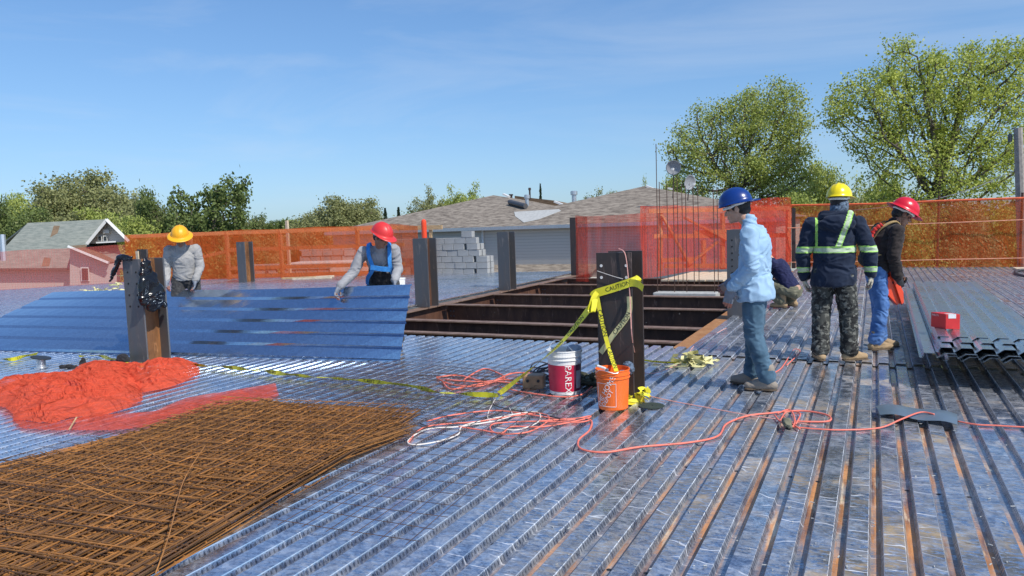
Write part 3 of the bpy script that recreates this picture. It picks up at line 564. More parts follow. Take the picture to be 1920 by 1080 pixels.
# ================================================================== TREES
def leafmat(name, a, b_, tr=.35):
    t = NT(name); co = t.coord('Object'); n = t.noise(co, .55, 3); n2 = t.n('TexWhiteNoise', noise_dimensions='3D'); v = t.n('TexVoronoi'); v.inputs['Scale'].default_value = 3.2; t.l(co, v.inputs['Vector']); s = t.n('SeparateColor'); t.l(v.outputs['Color'], s.inputs[0])
    c = t.mix(t.math('ADD', t.math('MULTIPLY', n, .6), t.math('MULTIPLY', s.outputs[0], .4)), a, b_)
    t.base(c); t.rough(.5); t.p.inputs['Specular IOR Level'].default_value = .2
    tl = t.n('BsdfTranslucent'); t.l(c, tl.inputs[0]); mx = t.n('MixShader'); mx.inputs[0].default_value = tr; t.l(t.p.outputs[0], mx.inputs[1]); t.l(tl.outputs[0], mx.inputs[2]); t.l(mx.outputs[0], t.out.inputs[0]); return t.m
M['lf1'] = leafmat('fresh_poplar_leaf', (.30, .36, .045), (.64, .68, .18), .35)
M['lf2'] = leafmat('yellow_green_leaf', (.24, .30, .05), (.54, .58, .18), .35)
M['lf3'] = leafmat('dark_green_leaf', (.09, .13, .04), (.21, .26, .08), .3)
M['lf4'] = leafmat('olive_spring_leaf', (.20, .22, .075), (.42, .42, .20), .35)
M['lf5'] = leafmat('conifer_needle', (.03, .055, .035), (.06, .095, .05), .15)
M['bark'] = simple('bark', (.11, .09, .07), .9, var=.3, sc=5)
from mathutils import kdtree
def grow(ells, base, natt, step, kill, rng, clump=.0, ncl=40):
    E = np.array(ells); vol = (E[:, 3]*E[:, 4]*E[:, 5]); pr = vol/vol.sum(); att = []
    cl = []
    while len(cl) < ncl:
        e = E[rng.choice(len(E), p=pr)]; d = rng.normal(size=3); d /= np.linalg.norm(d); cl.append(e[:3]+d*e[3:]*rng.uniform(.35, 1.0)**.6)
    while len(att) < natt:
        if rng.random() < clump: c = cl[rng.integers(ncl)]; att.append(c+rng.normal(size=3)*E[0, 3]*.16)
        else:
            e = E[rng.choice(len(E), p=pr)]; d = rng.normal(size=3); d /= np.linalg.norm(d); att.append(e[:3]+d*e[3:]*rng.random()**(1/2.2))
    att = np.array(att); nodes = [np.array(base, float)]; par = [-1]
    low = att[np.argmin(att[:, 2])]; z = base[2]; tgt = np.array([E[:, 0].mean(), E[:, 1].mean(), E[:, 2].min()])
    n0 = max(2, int((E[:, 2].mean()-E[:, 5].mean()*.9-z)/step))
    for i in range(n0): p = nodes[-1]+(tgt-nodes[-1])/np.linalg.norm(tgt-nodes[-1])*step*.6+np.array([0, 0, step*.5])+rng.normal(size=3)*step*.06; par.append(len(nodes)-1); nodes.append(p)
    alive = np.ones(len(att), bool)
    for it in range(140):
        kd = kdtree.KDTree(len(nodes))
        for i, p in enumerate(nodes): kd.insert(p, i)
        kd.balance(); pull = {}
        idx = np.nonzero(alive)[0]
        if len(idx) < natt*.03: break
        for i in idx:
            _, j, dd = kd.find(att[i])
            if dd < kill: alive[i] = False; continue
            v = (att[i]-nodes[j])/max(dd, 1e-6); pull[j] = pull.get(j, 0)+v
        if not pull: break
        new = 0
        for j, v in pull.items():
            nv = np.linalg.norm(v)
            if nv < 1e-3: continue
            p = nodes[j]+(v/nv+rng.normal(size=3)*.12)*step
            nodes.append(p); par.append(j); new += 1
        if len(nodes) > 5200: break
    return np.array(nodes), np.array(par)
def tree_mesh(ells, base, natt=900, step=.5, kill=.7, nleaf=20000, ls=.14, spread=.35, seed=0, clump=.5, r0=.26, tipr=.012, ncl=40, thin=None):
    rng = np.random.default_rng(seed); N, P = grow(ells, base, natt, step, kill, rng, clump, ncl); n = len(N)
    load = np.zeros(n); ch = np.zeros(n, int)
    for i in range(n-1, 0, -1):
        if ch[i] == 0: load[i] = 1
        load[P[i]] += load[i]; ch[P[i]] += 1
    rad = np.maximum(tipr, r0*(load/load[0])**.46)
    V = []; Q = []; S = 5
    for i in range(1, n):
        a, c = N[P[i]], N[i]; d = c-a; L_ = np.linalg.norm(d); d = d/max(L_, 1e-6); u = np.cross(d, [0, 0, 1.] if abs(d[2]) < .9 else [1., 0, 0]); u /= np.linalg.norm(u); w = np.cross(d, u); b0 = len(V)
        for p, rr in ((a, min(rad[P[i]], rad[i]*1.5)), (c+d*rad[i]*.3, rad[i])):
            for k in range(S): an = 2*PI*k/S; V.append(p+(u*math.cos(an)+w*math.sin(an))*rr)
        for k in range(S): Q.append((b0+k, b0+(k+1) % S, b0+S+(k+1) % S, b0+S+k))
    tm = np_mesh('trunk', np.array(V), Q)
    tips = np.nonzero(rad < tipr*3.0)[0]
    if len(tips) < 10: tips = np.arange(n//2, n)
    ci = rng.choice(tips, nleaf); cc = N[ci]+rng.normal(size=(nleaf, 3))*spread*np.array([1, 1, .8])
    nv = rng.normal(size=(nleaf, 3))+np.array([0, 0, .35]); nv /= np.linalg.norm(nv, axis=1)[:, None]
    u = np.cross(nv, rng.normal(size=(nleaf, 3))); u /= np.linalg.norm(u, axis=1)[:, None]; w = np.cross(nv, u)
    sz = ls*rng.uniform(.6, 1.3, (nleaf, 1))*.5
    VV = np.stack([cc-u*sz, cc-w*sz*.75, cc+u*sz, cc+w*sz*.75], 1).reshape(-1, 3); QQ = np.arange(nleaf*4).reshape(-1, 4)
    return tm, np_mesh('crown', VV, QQ)
def tree(name, label, loc, meshes, lm, s=(1, 1, 1), rz=0, grp=None):
    r = thing(name, label, 'tree', loc, rz, grp); r.scale = s
    a = link('trunk', meshes[0], None, r); c = link('crown', meshes[1], None, r)
    if not meshes[0].materials: meshes[0].materials.append(M['bark'])
    if not meshes[1].materials: meshes[1].materials.append(lm)
    return r
def pxell(lst, D_, org, k=1.):
    out = []
    for px, py, rx, ry in lst:
        c = atD(px, py, D_); out.append((c.x-org[0], c.y-org[1], c.z-org[2], rx*D_/FPX*k, (rx+ry)/2*D_/FPX*k, ry*D_/FPX*k))
    return out
GZ = -6.5
o1 = atD(1745, 400, 44); o1 = (o1.x, o1.y, GZ)
me1 = tree_mesh(pxell([(1625, 200, 78, 62), (1700, 130, 62, 55), (1760, 190, 95, 95), (1850, 150, 80, 78), (1930, 150, 80, 80), (1690, 290, 95, 55), (1830, 290, 110, 80), (1760, 380, 130, 70), (1640, 255, 60, 30)], 44, o1), (0, 0, 0), 2100, .42, .5, 50000, .15, .32, 3, .6, .42, .013, 80)
tree('poplar_tree', 'tallest tree, fresh green poplar with an open crown at the right edge', o1, me1, M['lf1'])
o2 = atD(1410, 400, 50); o2 = (o2.x, o2.y, GZ)
me2 = tree_mesh(pxell([(1440, 215, 80, 65), (1350, 240, 75, 50), (1310, 300, 62, 60), (1400, 310, 95, 70), (1480, 300, 45, 85), (1440, 360, 90, 50), (1300, 350, 45, 35)], 50, o2), (0, 0, 0), 1600, .45, .55, 40000, .145, .36, 5, .3, .36, .013, 60)
tree('maple_tree', 'broad rounded yellow green tree behind the blue-hatted man', o2, me2, M['lf2'])
# prototypes for the rest
prA = tree_mesh([(0, 0, 7.5, 3.6, 3.6, 3.6), (-1.6, .3, 6, 2.6, 2.6, 2.6), (1.8, -.2, 6, 2.5, 2.5, 2.8), (0, 0, 10, 2.0, 2.0, 2.2)], (0, 0, 0), 700, .5, .62, 26000, .24, .46, 11, .5, .25, .02, 30)
prB = tree_mesh([(0, 0, 7, 3.2, 3.2, 4.2), (1.5, 0, 8.5, 2.0, 2, 2.6), (-1.6, 0, 8, 1.9, 2, 2.6)], (0, 0, 0), 520, .5, .7, 9000, .22, .34, 12, .7, .22, .02, 26)
prD = tree_mesh([(0, 0, 7.2, 3.5, 3.5, 4.6), (-1.5, .3, 6, 2.8, 2.6, 3.6), (1.6, 0, 6, 2.7, 2.5, 3.6)], (0, 0, 0), 700, .45, .6, 15000, .26, .30, 13, .75, .28, .02, 34)
def cone_tree():
    rng = np.random.default_rng(4); m = MB(); m.tube([(0, 0, 0), (0, 0, 12)], [.2, .03], 6); V = []
    for i in range(9000):
        z = 1.5+10.5*rng.random()**1.25; R = (12.2-z)*.24*(.55+.45*math.sin(z*5.2)**2); a = rng.random()*2*PI; rr = R*rng.random()**.5; c = np.array([rr*math.cos(a), rr*math.sin(a), z-rr*.25]); q = rng.normal(size=(2, 3))*.12; V += [c-q[0], c-q[1], c+q[0], c+q[1]]
    return m.mesh('trunk'), np_mesh('crown', V, np.arange(len(V)).reshape(-1, 4))
prC = cone_tree()
def dupm(ms, lm):   # same shapes, own leaf material
    c = (ms[0], ms[1].copy()); c[1].materials.clear(); c[1].materials.append(lm); return c
protos = {('A', 'lf2'): dupm(prA, M['lf2']), ('A', 'lf4'): dupm(prA, M['lf4']), ('A', 'lf3'): dupm(prA, M['lf3']), ('B', 'lf4'): dupm(prB, M['lf4']), ('D', 'lf3'): dupm(prD, M['lf3']), ('B', 'lf2'): dupm(prB, M['lf2']), ('C', 'lf5'): dupm(prC, M['lf5'])}
HT = {'A': 12.4, 'B': 11.6, 'C': 12.2, 'D': 12.}; WD = {'A': 8.4, 'B': 7.6, 'C': 5.2, 'D': 8.6}
TR = [(-30, 368, 110, 62, 'A', 'lf3', 'dark green tree at the very left edge above the house flue'), (28, 365, 90, 70, 'A', 'lf2', 'mid green tree over the left end of the green grey roof'),
      (95, 350, 120, 78, 'A', 'lf4', 'olive tree behind the middle of the green grey roof'), (152, 322, 160, 82, 'A', 'lf4', 'tallest olive tree of the left group, above the dormer'),
      (215, 352, 130, 80, 'A', 'lf4', 'olive tree sloping down right of the tallest one'), (262, 372, 90, 76, 'A', 'lf4', 'brownish olive tree between the olive group and the dark one'),
      (60, 392, 120, 60, 'A', 'lf3', 'low dark green tree behind the ridge of the green grey roof'), (180, 392, 120, 64, 'A', 'lf2', 'green tree behind the dormer peak'), (430, 398, 110, 60, 'D', 'lf3', 'low dark tree under the right flank of the large dark one'), (300, 392, 110, 62, 'A', 'lf4', 'olive tree low behind the orange-hatted worker'),
      (-10, 395, 130, 64, 'A', 'lf2', 'low green bush at the very left edge'), (120, 400, 150, 62, 'A', 'lf4', 'low olive bush right behind the green grey roof'), (350, 405, 120, 66, 'A', 'lf2', 'green bush low between the dark trees'), (455, 412, 120, 70, 'A', 'lf4', 'low olive bush right of the large dark tree'), (590, 400, 120, 100, 'A', 'lf4', 'low olive tree left of the willow pair'), (700, 408, 120, 100, 'A', 'lf4', 'low olive tree right of the willow pair'),
      (290, 351, 74, 58, 'D', 'lf3', 'narrow dark leaved tree left of the large dark one'), (395, 327, 158, 56, 'D', 'lf3', 'large dark leaved tree behind the left orange net'),
      (250, 408, 110, 52, 'A', 'lf2', 'bright green bush right of the dormer'), (330, 420, 120, 54, 'D', 'lf3', 'low dark tree above the orange net beside the orange-hatted worker'),
      (478, 400, 66, 70, 'D', 'lf3', 'small round dark tree right of the large dark one'), (520, 414, 90, 110, 'A', 'lf3', 'low distant tree left of the willow pair'),
      (560, 412, 90, 120, 'A', 'lf2', 'low distant tree beneath the apartment block'), (628, 370, 108, 92, 'A', 'lf4', 'left one of the pale willow pair'), (680, 374, 100, 95, 'A', 'lf4', 'right one of the pale willow pair'),
      (722, 394, 34, 88, 'C', 'lf5', 'left dark spruce above the red-hatted worker'), (747, 392, 34, 92, 'C', 'lf5', 'right dark spruce above the red-hatted worker'),
      (745, 412, 130, 110, 'A', 'lf2', 'low green tree behind the two spruces'), (800, 350, 62, 96, 'B', 'lf4', 'thin nearly bare tree left of the grey hip roof'), (790, 392, 90, 98, 'A', 'lf2', 'green tree below the nearly bare one'),
      (850, 348, 62, 98, 'B', 'lf2', 'feathery tree, left one of the row above the hip roof'), (885, 343, 62, 100, 'B', 'lf2', 'feathery tree, right one of the row above the hip roof'), (850, 375, 120, 104, 'A', 'lf2', 'green tree under the feathery row'),
      (1013, 349, 22, 90, 'C', 'lf5', 'small dark conifer tip between the roof vents'), (1118, 354, 74, 100, 'B', 'lf4', 'pale bushy tree between the vent pipe and the right hip'), (1152, 360, 50, 105, 'A', 'lf4', 'low tree touching the left slope of the right hip'),
      (1205, 335, 34, 60, 'B', 'lf2', 'small twig of a tree over the top of the right hip'), (1262, 325, 60, 62, 'A', 'lf2', 'yellow green tree behind the satellite dishes'),
      (1545, 305, 80, 60, 'A', 'lf2', 'small tree between the rounded tree and the poplar, left one'), (1600, 330, 90, 56, 'B', 'lf2', 'thin tree just right of the yellow hard hat'), (1655, 300, 90, 58, 'B', 'lf2', 'thin tree below the left limb of the poplar'),
      (1500, 365, 130, 40, 'A', 'lf2', 'bush behind the left part of the long orange net'), (1580, 375, 130, 38, 'A', 'lf4', 'olive bush behind the orange net near the yellow hat'), (1680, 380, 140, 38, 'A', 'lf2', 'bush behind the orange net near the red hat'), (1790, 384, 140, 38, 'A', 'lf4', 'olive bush behind the right part of the orange net'), (1900, 392, 130, 42, 'A', 'lf2', 'bush behind the right end of the orange net')]
for i, (px, py, w_, D_, k, lm, lab) in enumerate(TR):
    c = atD(px, py, D_); h = c.z-GZ; sw = w_*1.18*D_/FPX/WD[k]; sh = h/HT[k]*1.03
    tree({'A': 'broadleaf_tree', 'B': 'thin_tree', 'C': 'spruce_tree', 'D': 'dark_leaved_tree'}[k], lab, (c.x, c.y, GZ), protos[(k, lm)], None, (sw*1.06, sw*1.06, sh), i*2.4, 'trees around the building site')
# continuous far wood along the horizon
rng = np.random.default_rng(9); V = []
for i in range(26000):
    px = rng.uniform(-200, 2100); D_ = rng.uniform(120, 170); hh = 1.6+1.0*math.sin(px*.013)+.7*math.sin(px*.05+1)+.5*math.sin(px*.11); c = np.array(atD(px, 420, D_)); c[2] = GZ+(hh-GZ)*rng.random()**.6; q = rng.normal(size=(2, 3))*.45; V += [c-q[0], c-q[1], c+q[0], c+q[1]]
o = link('far_wood', np_mesh('far_wood', V, np.arange(len(V)).reshape(-1, 4)), M['lf3']); o['kind'] = 'stuff'; tag(o, 'band of distant woodland along the horizon', 'woodland')
# ================================================================== PEOPLE
def ring_solid(bm, rings):
    """rings: list of lists of Vector; closed with end fans"""
    vs = [[bm.verts.new(p) for p in r] for r in rings]; n = len(vs[0])
    for a, c in zip(vs, vs[1:]):
        for k in range(n): bm.faces.new((a[k], a[(k+1) % n], c[(k+1) % n], c[k]))
    bm.faces.new(vs[0][::-1]); bm.faces.new(vs[-1])
def cap(bm, p0, p1, r0, r1, flat=1., side=None, n=16):
    p0 = Vector(p0); p1 = Vector(p1); d = p1-p0; L_ = d.length; d.normalize()
    s = Vector(side) if side is not None else Vector((1, 0, 0)); s = s-d*s.dot(d)
    if s.length < .05: s = d.orthogonal()
    s.normalize(); u = d.cross(s); rings = []
    for i in range(1, 6): a = PI/2*i/6; rings.append((p0-d*r0*math.cos(a), r0*math.sin(a)))
    for i in range(0, 5): t = i/4; rings.append((p0+d*L_*t, r0+(r1-r0)*t))
    for i in range(5, 0, -1): a = PI/2*i/6; rings.append((p1+d*r1*math.cos(a), r1*math.sin(a)))
    ring_solid(bm, [[c+(s*math.cos(2*PI*k/n)+u*math.sin(2*PI*k/n)*flat)*r for k in range(n)] for c, r in rings])
def ell(bm, c, r, rot=None):
    c = Vector(c); R = rot or Matrix.Identity(3); n = 18; rings = []
    for i in range(1, 12):
        a = PI*i/12; rings.append([c+R @ Vector((r[0]*math.sin(a)*math.cos(2*PI*k/n), r[1]*math.sin(a)*math.sin(2*PI*k/n), -r[2]*math.cos(a))) for k in range(n)])
    ring_solid(bm, rings)
def solid(name, fn, mats, parent, vox=.008, smooth=4, wr=0., wsc=.09, facefn=None, cut=None, seed=0):
    bm = bmesh.new(); fn(bm); me = bpy.data.meshes.new(name); bm.to_mesh(me); bm.free()
    o = bpy.data.objects.new(name, me); C.objects.link(o)
    m = o.modifiers.new('r', 'REMESH'); m.mode = 'VOXEL'; m.voxel_size = vox; m.use_smooth_shade = True
    if smooth: m = o.modifiers.new('s', 'SMOOTH'); m.iterations = smooth; m.factor = .6
    dg = bpy.context.evaluated_depsgraph_get(); dg.update(); me2 = bpy.data.meshes.new_from_object(o.evaluated_get(dg)); me2.name = name
    bpy.data.objects.remove(o); bpy.data.meshes.remove(me)
    if wr:   # cloth folds
        n = len(me2.vertices); co = np.empty(n*3, np.float32); me2.vertices.foreach_get('co', co); co = co.reshape(-1, 3); no = np.empty(n*3, np.float32); me2.vertices.foreach_get('normal', no); no = no.reshape(-1, 3)
        for i in range(n):
            p = Vector(co[i]); q = Vector((p.x/wsc+seed, p.y/wsc, p.z/(wsc*.62))); w = noise.noise(q+Vector((noise.noise(q*.5)*1.6, 0, noise.noise(q*.5+Vector((5, 5, 5)))*1.6)))
            co[i] += no[i]*wr*(1-2.2*abs(w))
        me2.vertices.foreach_set('co', co.ravel()); me2.update()
    mats = mats if isinstance(mats, (list, tuple)) else [mats]
    me2.materials.clear()
    for k in mats: me2.materials.append(k)
    if facefn:
        mi = [facefn(p.center, p.normal) for p in me2.polygons]; me2.polygons.foreach_set('material_index', mi)
    me2.polygons.foreach_set('use_smooth', [True]*len(me2.polygons))
    o = bpy.data.objects.new(name, me2); C.objects.link(o); o.parent = parent; return o
def rotm(yaw=0, pitch=0, roll=0):   # head or torso: yaw to the left +, pitch forward(nod) +, roll
    return Matrix.Rotation(yaw, 3, 'Z') @ Matrix.Rotation(-pitch, 3, 'X') @ Matrix.Rotation(roll, 3, 'Y')
M['skin'] = simple('skin', (.50, .29, .20), .5, var=.06, sc=20, bump=.05); M['skind'] = simple('tanned_skin', (.25, .125, .08), .5, var=.06, sc=20, bump=.05)
M['hair'] = simple('black_hair', (.012, .010, .010), .6, sc=80, bump=.5); M['eyew'] = simple('eye_dark', (.02, .015, .012), .2, bump=0)
def cloth(name, a, b, r=.85, sc=30, fine=300):
    t = NT(name); co = t.coord(); t.base(t.mix(t.ramp(t.noise(co, sc, 5), (.35, 0), (.65, 1)), a, b)); t.rough(r); t.bump(t.noise(co, fine, 2), .2, .001)
    t.p.inputs['Sheen Weight'].default_value = .1; t.p.inputs['Specular IOR Level'].default_value = .25; return t.m
M['chambray'] = cloth('light_blue_chambray', (.27, .42, .58), (.34, .50, .66), sc=10); M['denim'] = cloth('blue_denim', (.035, .08, .125), (.09, .165, .235), sc=7); M['denim2'] = cloth('bright_blue_denim', (.03, .10, .30), (.12, .24, .50), sc=6)
M['navy'] = cloth('navy_jacket_cloth', (.006, .012, .03), (.014, .024, .05), sc=6); M['navyt'] = cloth('navy_shirt_cloth', (.008, .010, .045), (.016, .02, .07)); M['hoodie'] = cloth('dark_brown_hoodie', (.018, .014, .014), (.04, .03, .028))
M['hivis'] = cloth('reflective_stripe', (.42, .50, .36), (.50, .60, .42)); M['hivis2'] = cloth('stripe_edge', (.35, .62, .12), (.42, .72, .18))
M['grey'] = cloth('grey_jersey', (.25, .25, .265), (.34, .34, .35), sc=8); M['paleg'] = cloth('pale_grey_jersey', (.30, .295, .285), (.38, .37, .36), sc=8); M['greyd'] = cloth('dark_trousers', (.03, .03, .035), (.06, .06, .06)); M['khaki'] = cloth('olive_work_trousers', (.10, .10, .065), (.20, .19, .13), sc=8)
M['boot'] = simple('tan_suede', (.36, .25, .14), .85, var=.2, sc=14); M['bootg'] = simple('worn_grey_boot', (.26, .22, .18), .85, var=.2, sc=14); M['sole'] = simple('boot_sole', (.10, .07, .045), .8)
M['glove'] = simple('grey_glove', (.20, .22, .26), .85, var=.15); M['glovef'] = simple('orange_glove_fingers', (.42, .17, .12), .6, var=.1); M['glovel'] = simple('pale_leather_glove', (.48, .43, .33), .8, var=.2, sc=25); M['gloved'] = simple('black_glove', (.025, .025, .028), .6, var=.3)
M['bandana'] = cloth('paisley_bandana', (.02, .03, .05), (.16, .22, .30), sc=45)
def camo():
    t = NT('dark_camouflage'); co = t.coord(); n = t.noise(co, 13, 2, .5, .7); n2 = t.noise(co, 24, 2, .5, .5)
    c = t.mix(t.ramp(n, (.49, 0), (.5, 1)), (.012, .012, .012), (.045, .047, .042)); c = t.mix(t.ramp(n2, (.57, 0), (.58, 1)), c, (.15, .15, .13)); t.base(c); t.rough(.85); return t.m
M['camo'] = camo()
def hat_mat(n, c, r=.28): return simple(n, c, r, var=.05, sc=5, bump=.04)
M['hblue'] = hat_mat('blue_hard_hat', (.006, .035, .19)); M['hyel'] = hat_mat('yellow_hard_hat', (.80, .62, .01)); M['hred'] = hat_mat('red_hard_hat', (.62, .012, .03)); M['hred2'] = hat_mat('worn_red_hard_hat', (.66, .035, .035), .4); M['hora'] = hat_mat('orange_yellow_hard_hat', (.85, .40, .01), .45)
M['strapb'] = cloth('blue_webbing', (.03, .20, .55), (.05, .27, .66)); M['strapt'] = cloth('tan_webbing', (.38, .25, .10), (.48, .34, .15)); M['strapr'] = cloth('red_lanyard', (.6, .02, .02), (.8, .08, .06)); M['belt'] = cloth('black_belt', (.01, .01, .012), (.03, .03, .035))

def hard_hat(parent, R, c, mat, style='cap', band=None):
    """c: head centre, R: head rotation; visor towards the face (+Y) for style cap"""
    n = 48; V = []; F = []; rx, ry, hz = .122, .148, .135
    prof = [(math.sin(PI/2*i/9), math.cos(PI/2*i/9)) for i in range(10)]
    def rim(a):
        if style == 'full': return .052+.012*max(0, math.cos(a-PI/2))
        f = max(0, math.cos(a-PI/2)); return .010+.060*f**1.5
    rows = []
    for s_, h_ in prof:
        row = []
        for k in range(n):
            a = 2*PI*k/n; x, y = math.cos(a)*rx*s_, math.sin(a)*ry*s_; z = hz*h_
            rid = max(0, 1-abs(x)/.016)*.006+max(0, 1-abs(abs(x)-.045)/.012)*.004; z += rid*min(1, h_*3) if s_ > .05 else rid
            row.append((x, y, z))
        rows.append(row)
    for t, dz in ((.25, -.004), (.7, -.012), (1., -.019), (1., -.025), (.5, -.014), (0, -.006)):
        row = []
        for k in range(n):
            a = 2*PI*k/n; w = rim(a)*t; q = 0 if t > 0 else -.004
            row.append((math.cos(a)*(rx+w+q), math.sin(a)*(ry+w+q), dz if style == 'full' else dz*(.35+.65*max(0, math.cos(a-PI/2)))-.0))
        rows.append(row)
    rows.append([(math.cos(2*PI*k/n)*(rx-.006)*.9, math.sin(2*PI*k/n)*(ry-.006)*.9, .05) for k in range(n)])
    rows.append([(math.cos(2*PI*k/n)*.02, math.sin(2*PI*k/n)*.02, .118) for k in range(n)])
    V = [R @ (Vector(p)+Vector((0, -.005, .055)))+c for r in rows for p in r]
    for i in range(len(rows)-1):
        for k in range(n): F.append((i*n+k, i*n+(k+1) % n, (i+1)*n+(k+1) % n, (i+1)*n+k))
    m = MB(); m.add(V, F); h = m.build('hard_hat', mat, parent, smooth=True)
    m = MB(); pts = [R @ Vector((math.cos(2*PI*k/20)*.088, math.sin(2*PI*k/20)*.110-.005, .038-.012*(math.sin(2*PI*k/20) < -.3)))+c for k in range(21)]
    m.tube(pts, .013, 6); m.build('suspension_band', band or M['white'], h)
    return h
def hand(bm, w, d, nrm, thumb, curl=.5, sc=1., spreadf=.0):
    """w wrist, d direction of the fingers, nrm palm normal (towards which the fingers curl), thumb: side vector sign"""
    w = Vector(w); d = Vector(d).normalized(); nrm = Vector(nrm); nrm = (nrm-d*nrm.dot(d)).normalized(); s = d.cross(nrm)*thumb
    R = Matrix((s, d, nrm)).transposed(); k = sc
    ell(bm, w+d*.048*k, (.042*k, .056*k, .019*k), R)
    for i, (off, ln) in enumerate(((.030, .068), (.010, .078), (-.011, .072), (-.030, .056))):
        a = curl*(.8+.15*i); p = w+d*.088*k+s*off*k; dd = (d*math.cos(a*.5)+nrm*math.sin(a*.5)+s*off*spreadf*8).normalized(); q = p+dd*ln*.5*k; d2 = (d*math.cos(a*1.3)+nrm*math.sin(a*1.3)+s*off*spreadf*8).normalized(); r_ = q+d2*ln*.32*k; d3 = (d*math.cos(a*2)+nrm*math.sin(a*2)).normalized()
        cap(bm, p, q, .0105*k, .0095*k, n=10); cap(bm, q, r_, .0095*k, .0088*k, n=10); cap(bm, r_, r_+d3*ln*.22*k, .0088*k, .0078*k, n=10)
    p = w+d*.025*k+s*.030*k; q = p+(d*.55+s*.7+nrm*.35).normalized()*.036*k; r_ = q+(d*.9+s*.2+nrm*.4).normalized()*.034*k
    cap(bm, p, q, .015*k, .012*k, n=10); cap(bm, q, r_, .012*k, .0095*k, n=10)
def boot(bm, an, yaw, k=1., toeup=0.):
    an = Vector(an); f = Vector((-math.sin(yaw), math.cos(yaw), 0)); s = Vector((f.y, -f.x, 0)); fz = an.z
    cap(bm, an+Vector((0, 0, .10)), an+Vector((0, 0, -.01)), .058, .056)
    cap(bm, an-f*.035+Vector((0, 0, -.045)), an+f*.07+Vector((0, 0, -.045)), .047, .047, .9, side=s)
    cap(bm, an+Vector((0, 0, -.005)), an+f*.10+Vector((0, 0, -.035)), .05, .045, .8, side=s)
    cap(bm, an+f*.06+Vector((0, 0, -.05)), an+f*.155+Vector((0, 0, -.052)), .052, .046, .78, side=s)
def bootsole(bm, an, yaw):
    an = Vector(an); f = Vector((-math.sin(yaw), math.cos(yaw), 0)); s = Vector((f.y, -f.x, 0)); z = Vector((0, 0, -.082))
    cap(bm, an-f*.03+z, an+f*.05+z, .052, .044, .28, side=s); cap(bm, an+f*.04+z, an+f*.155+z, .046, .054, .28, side=s)
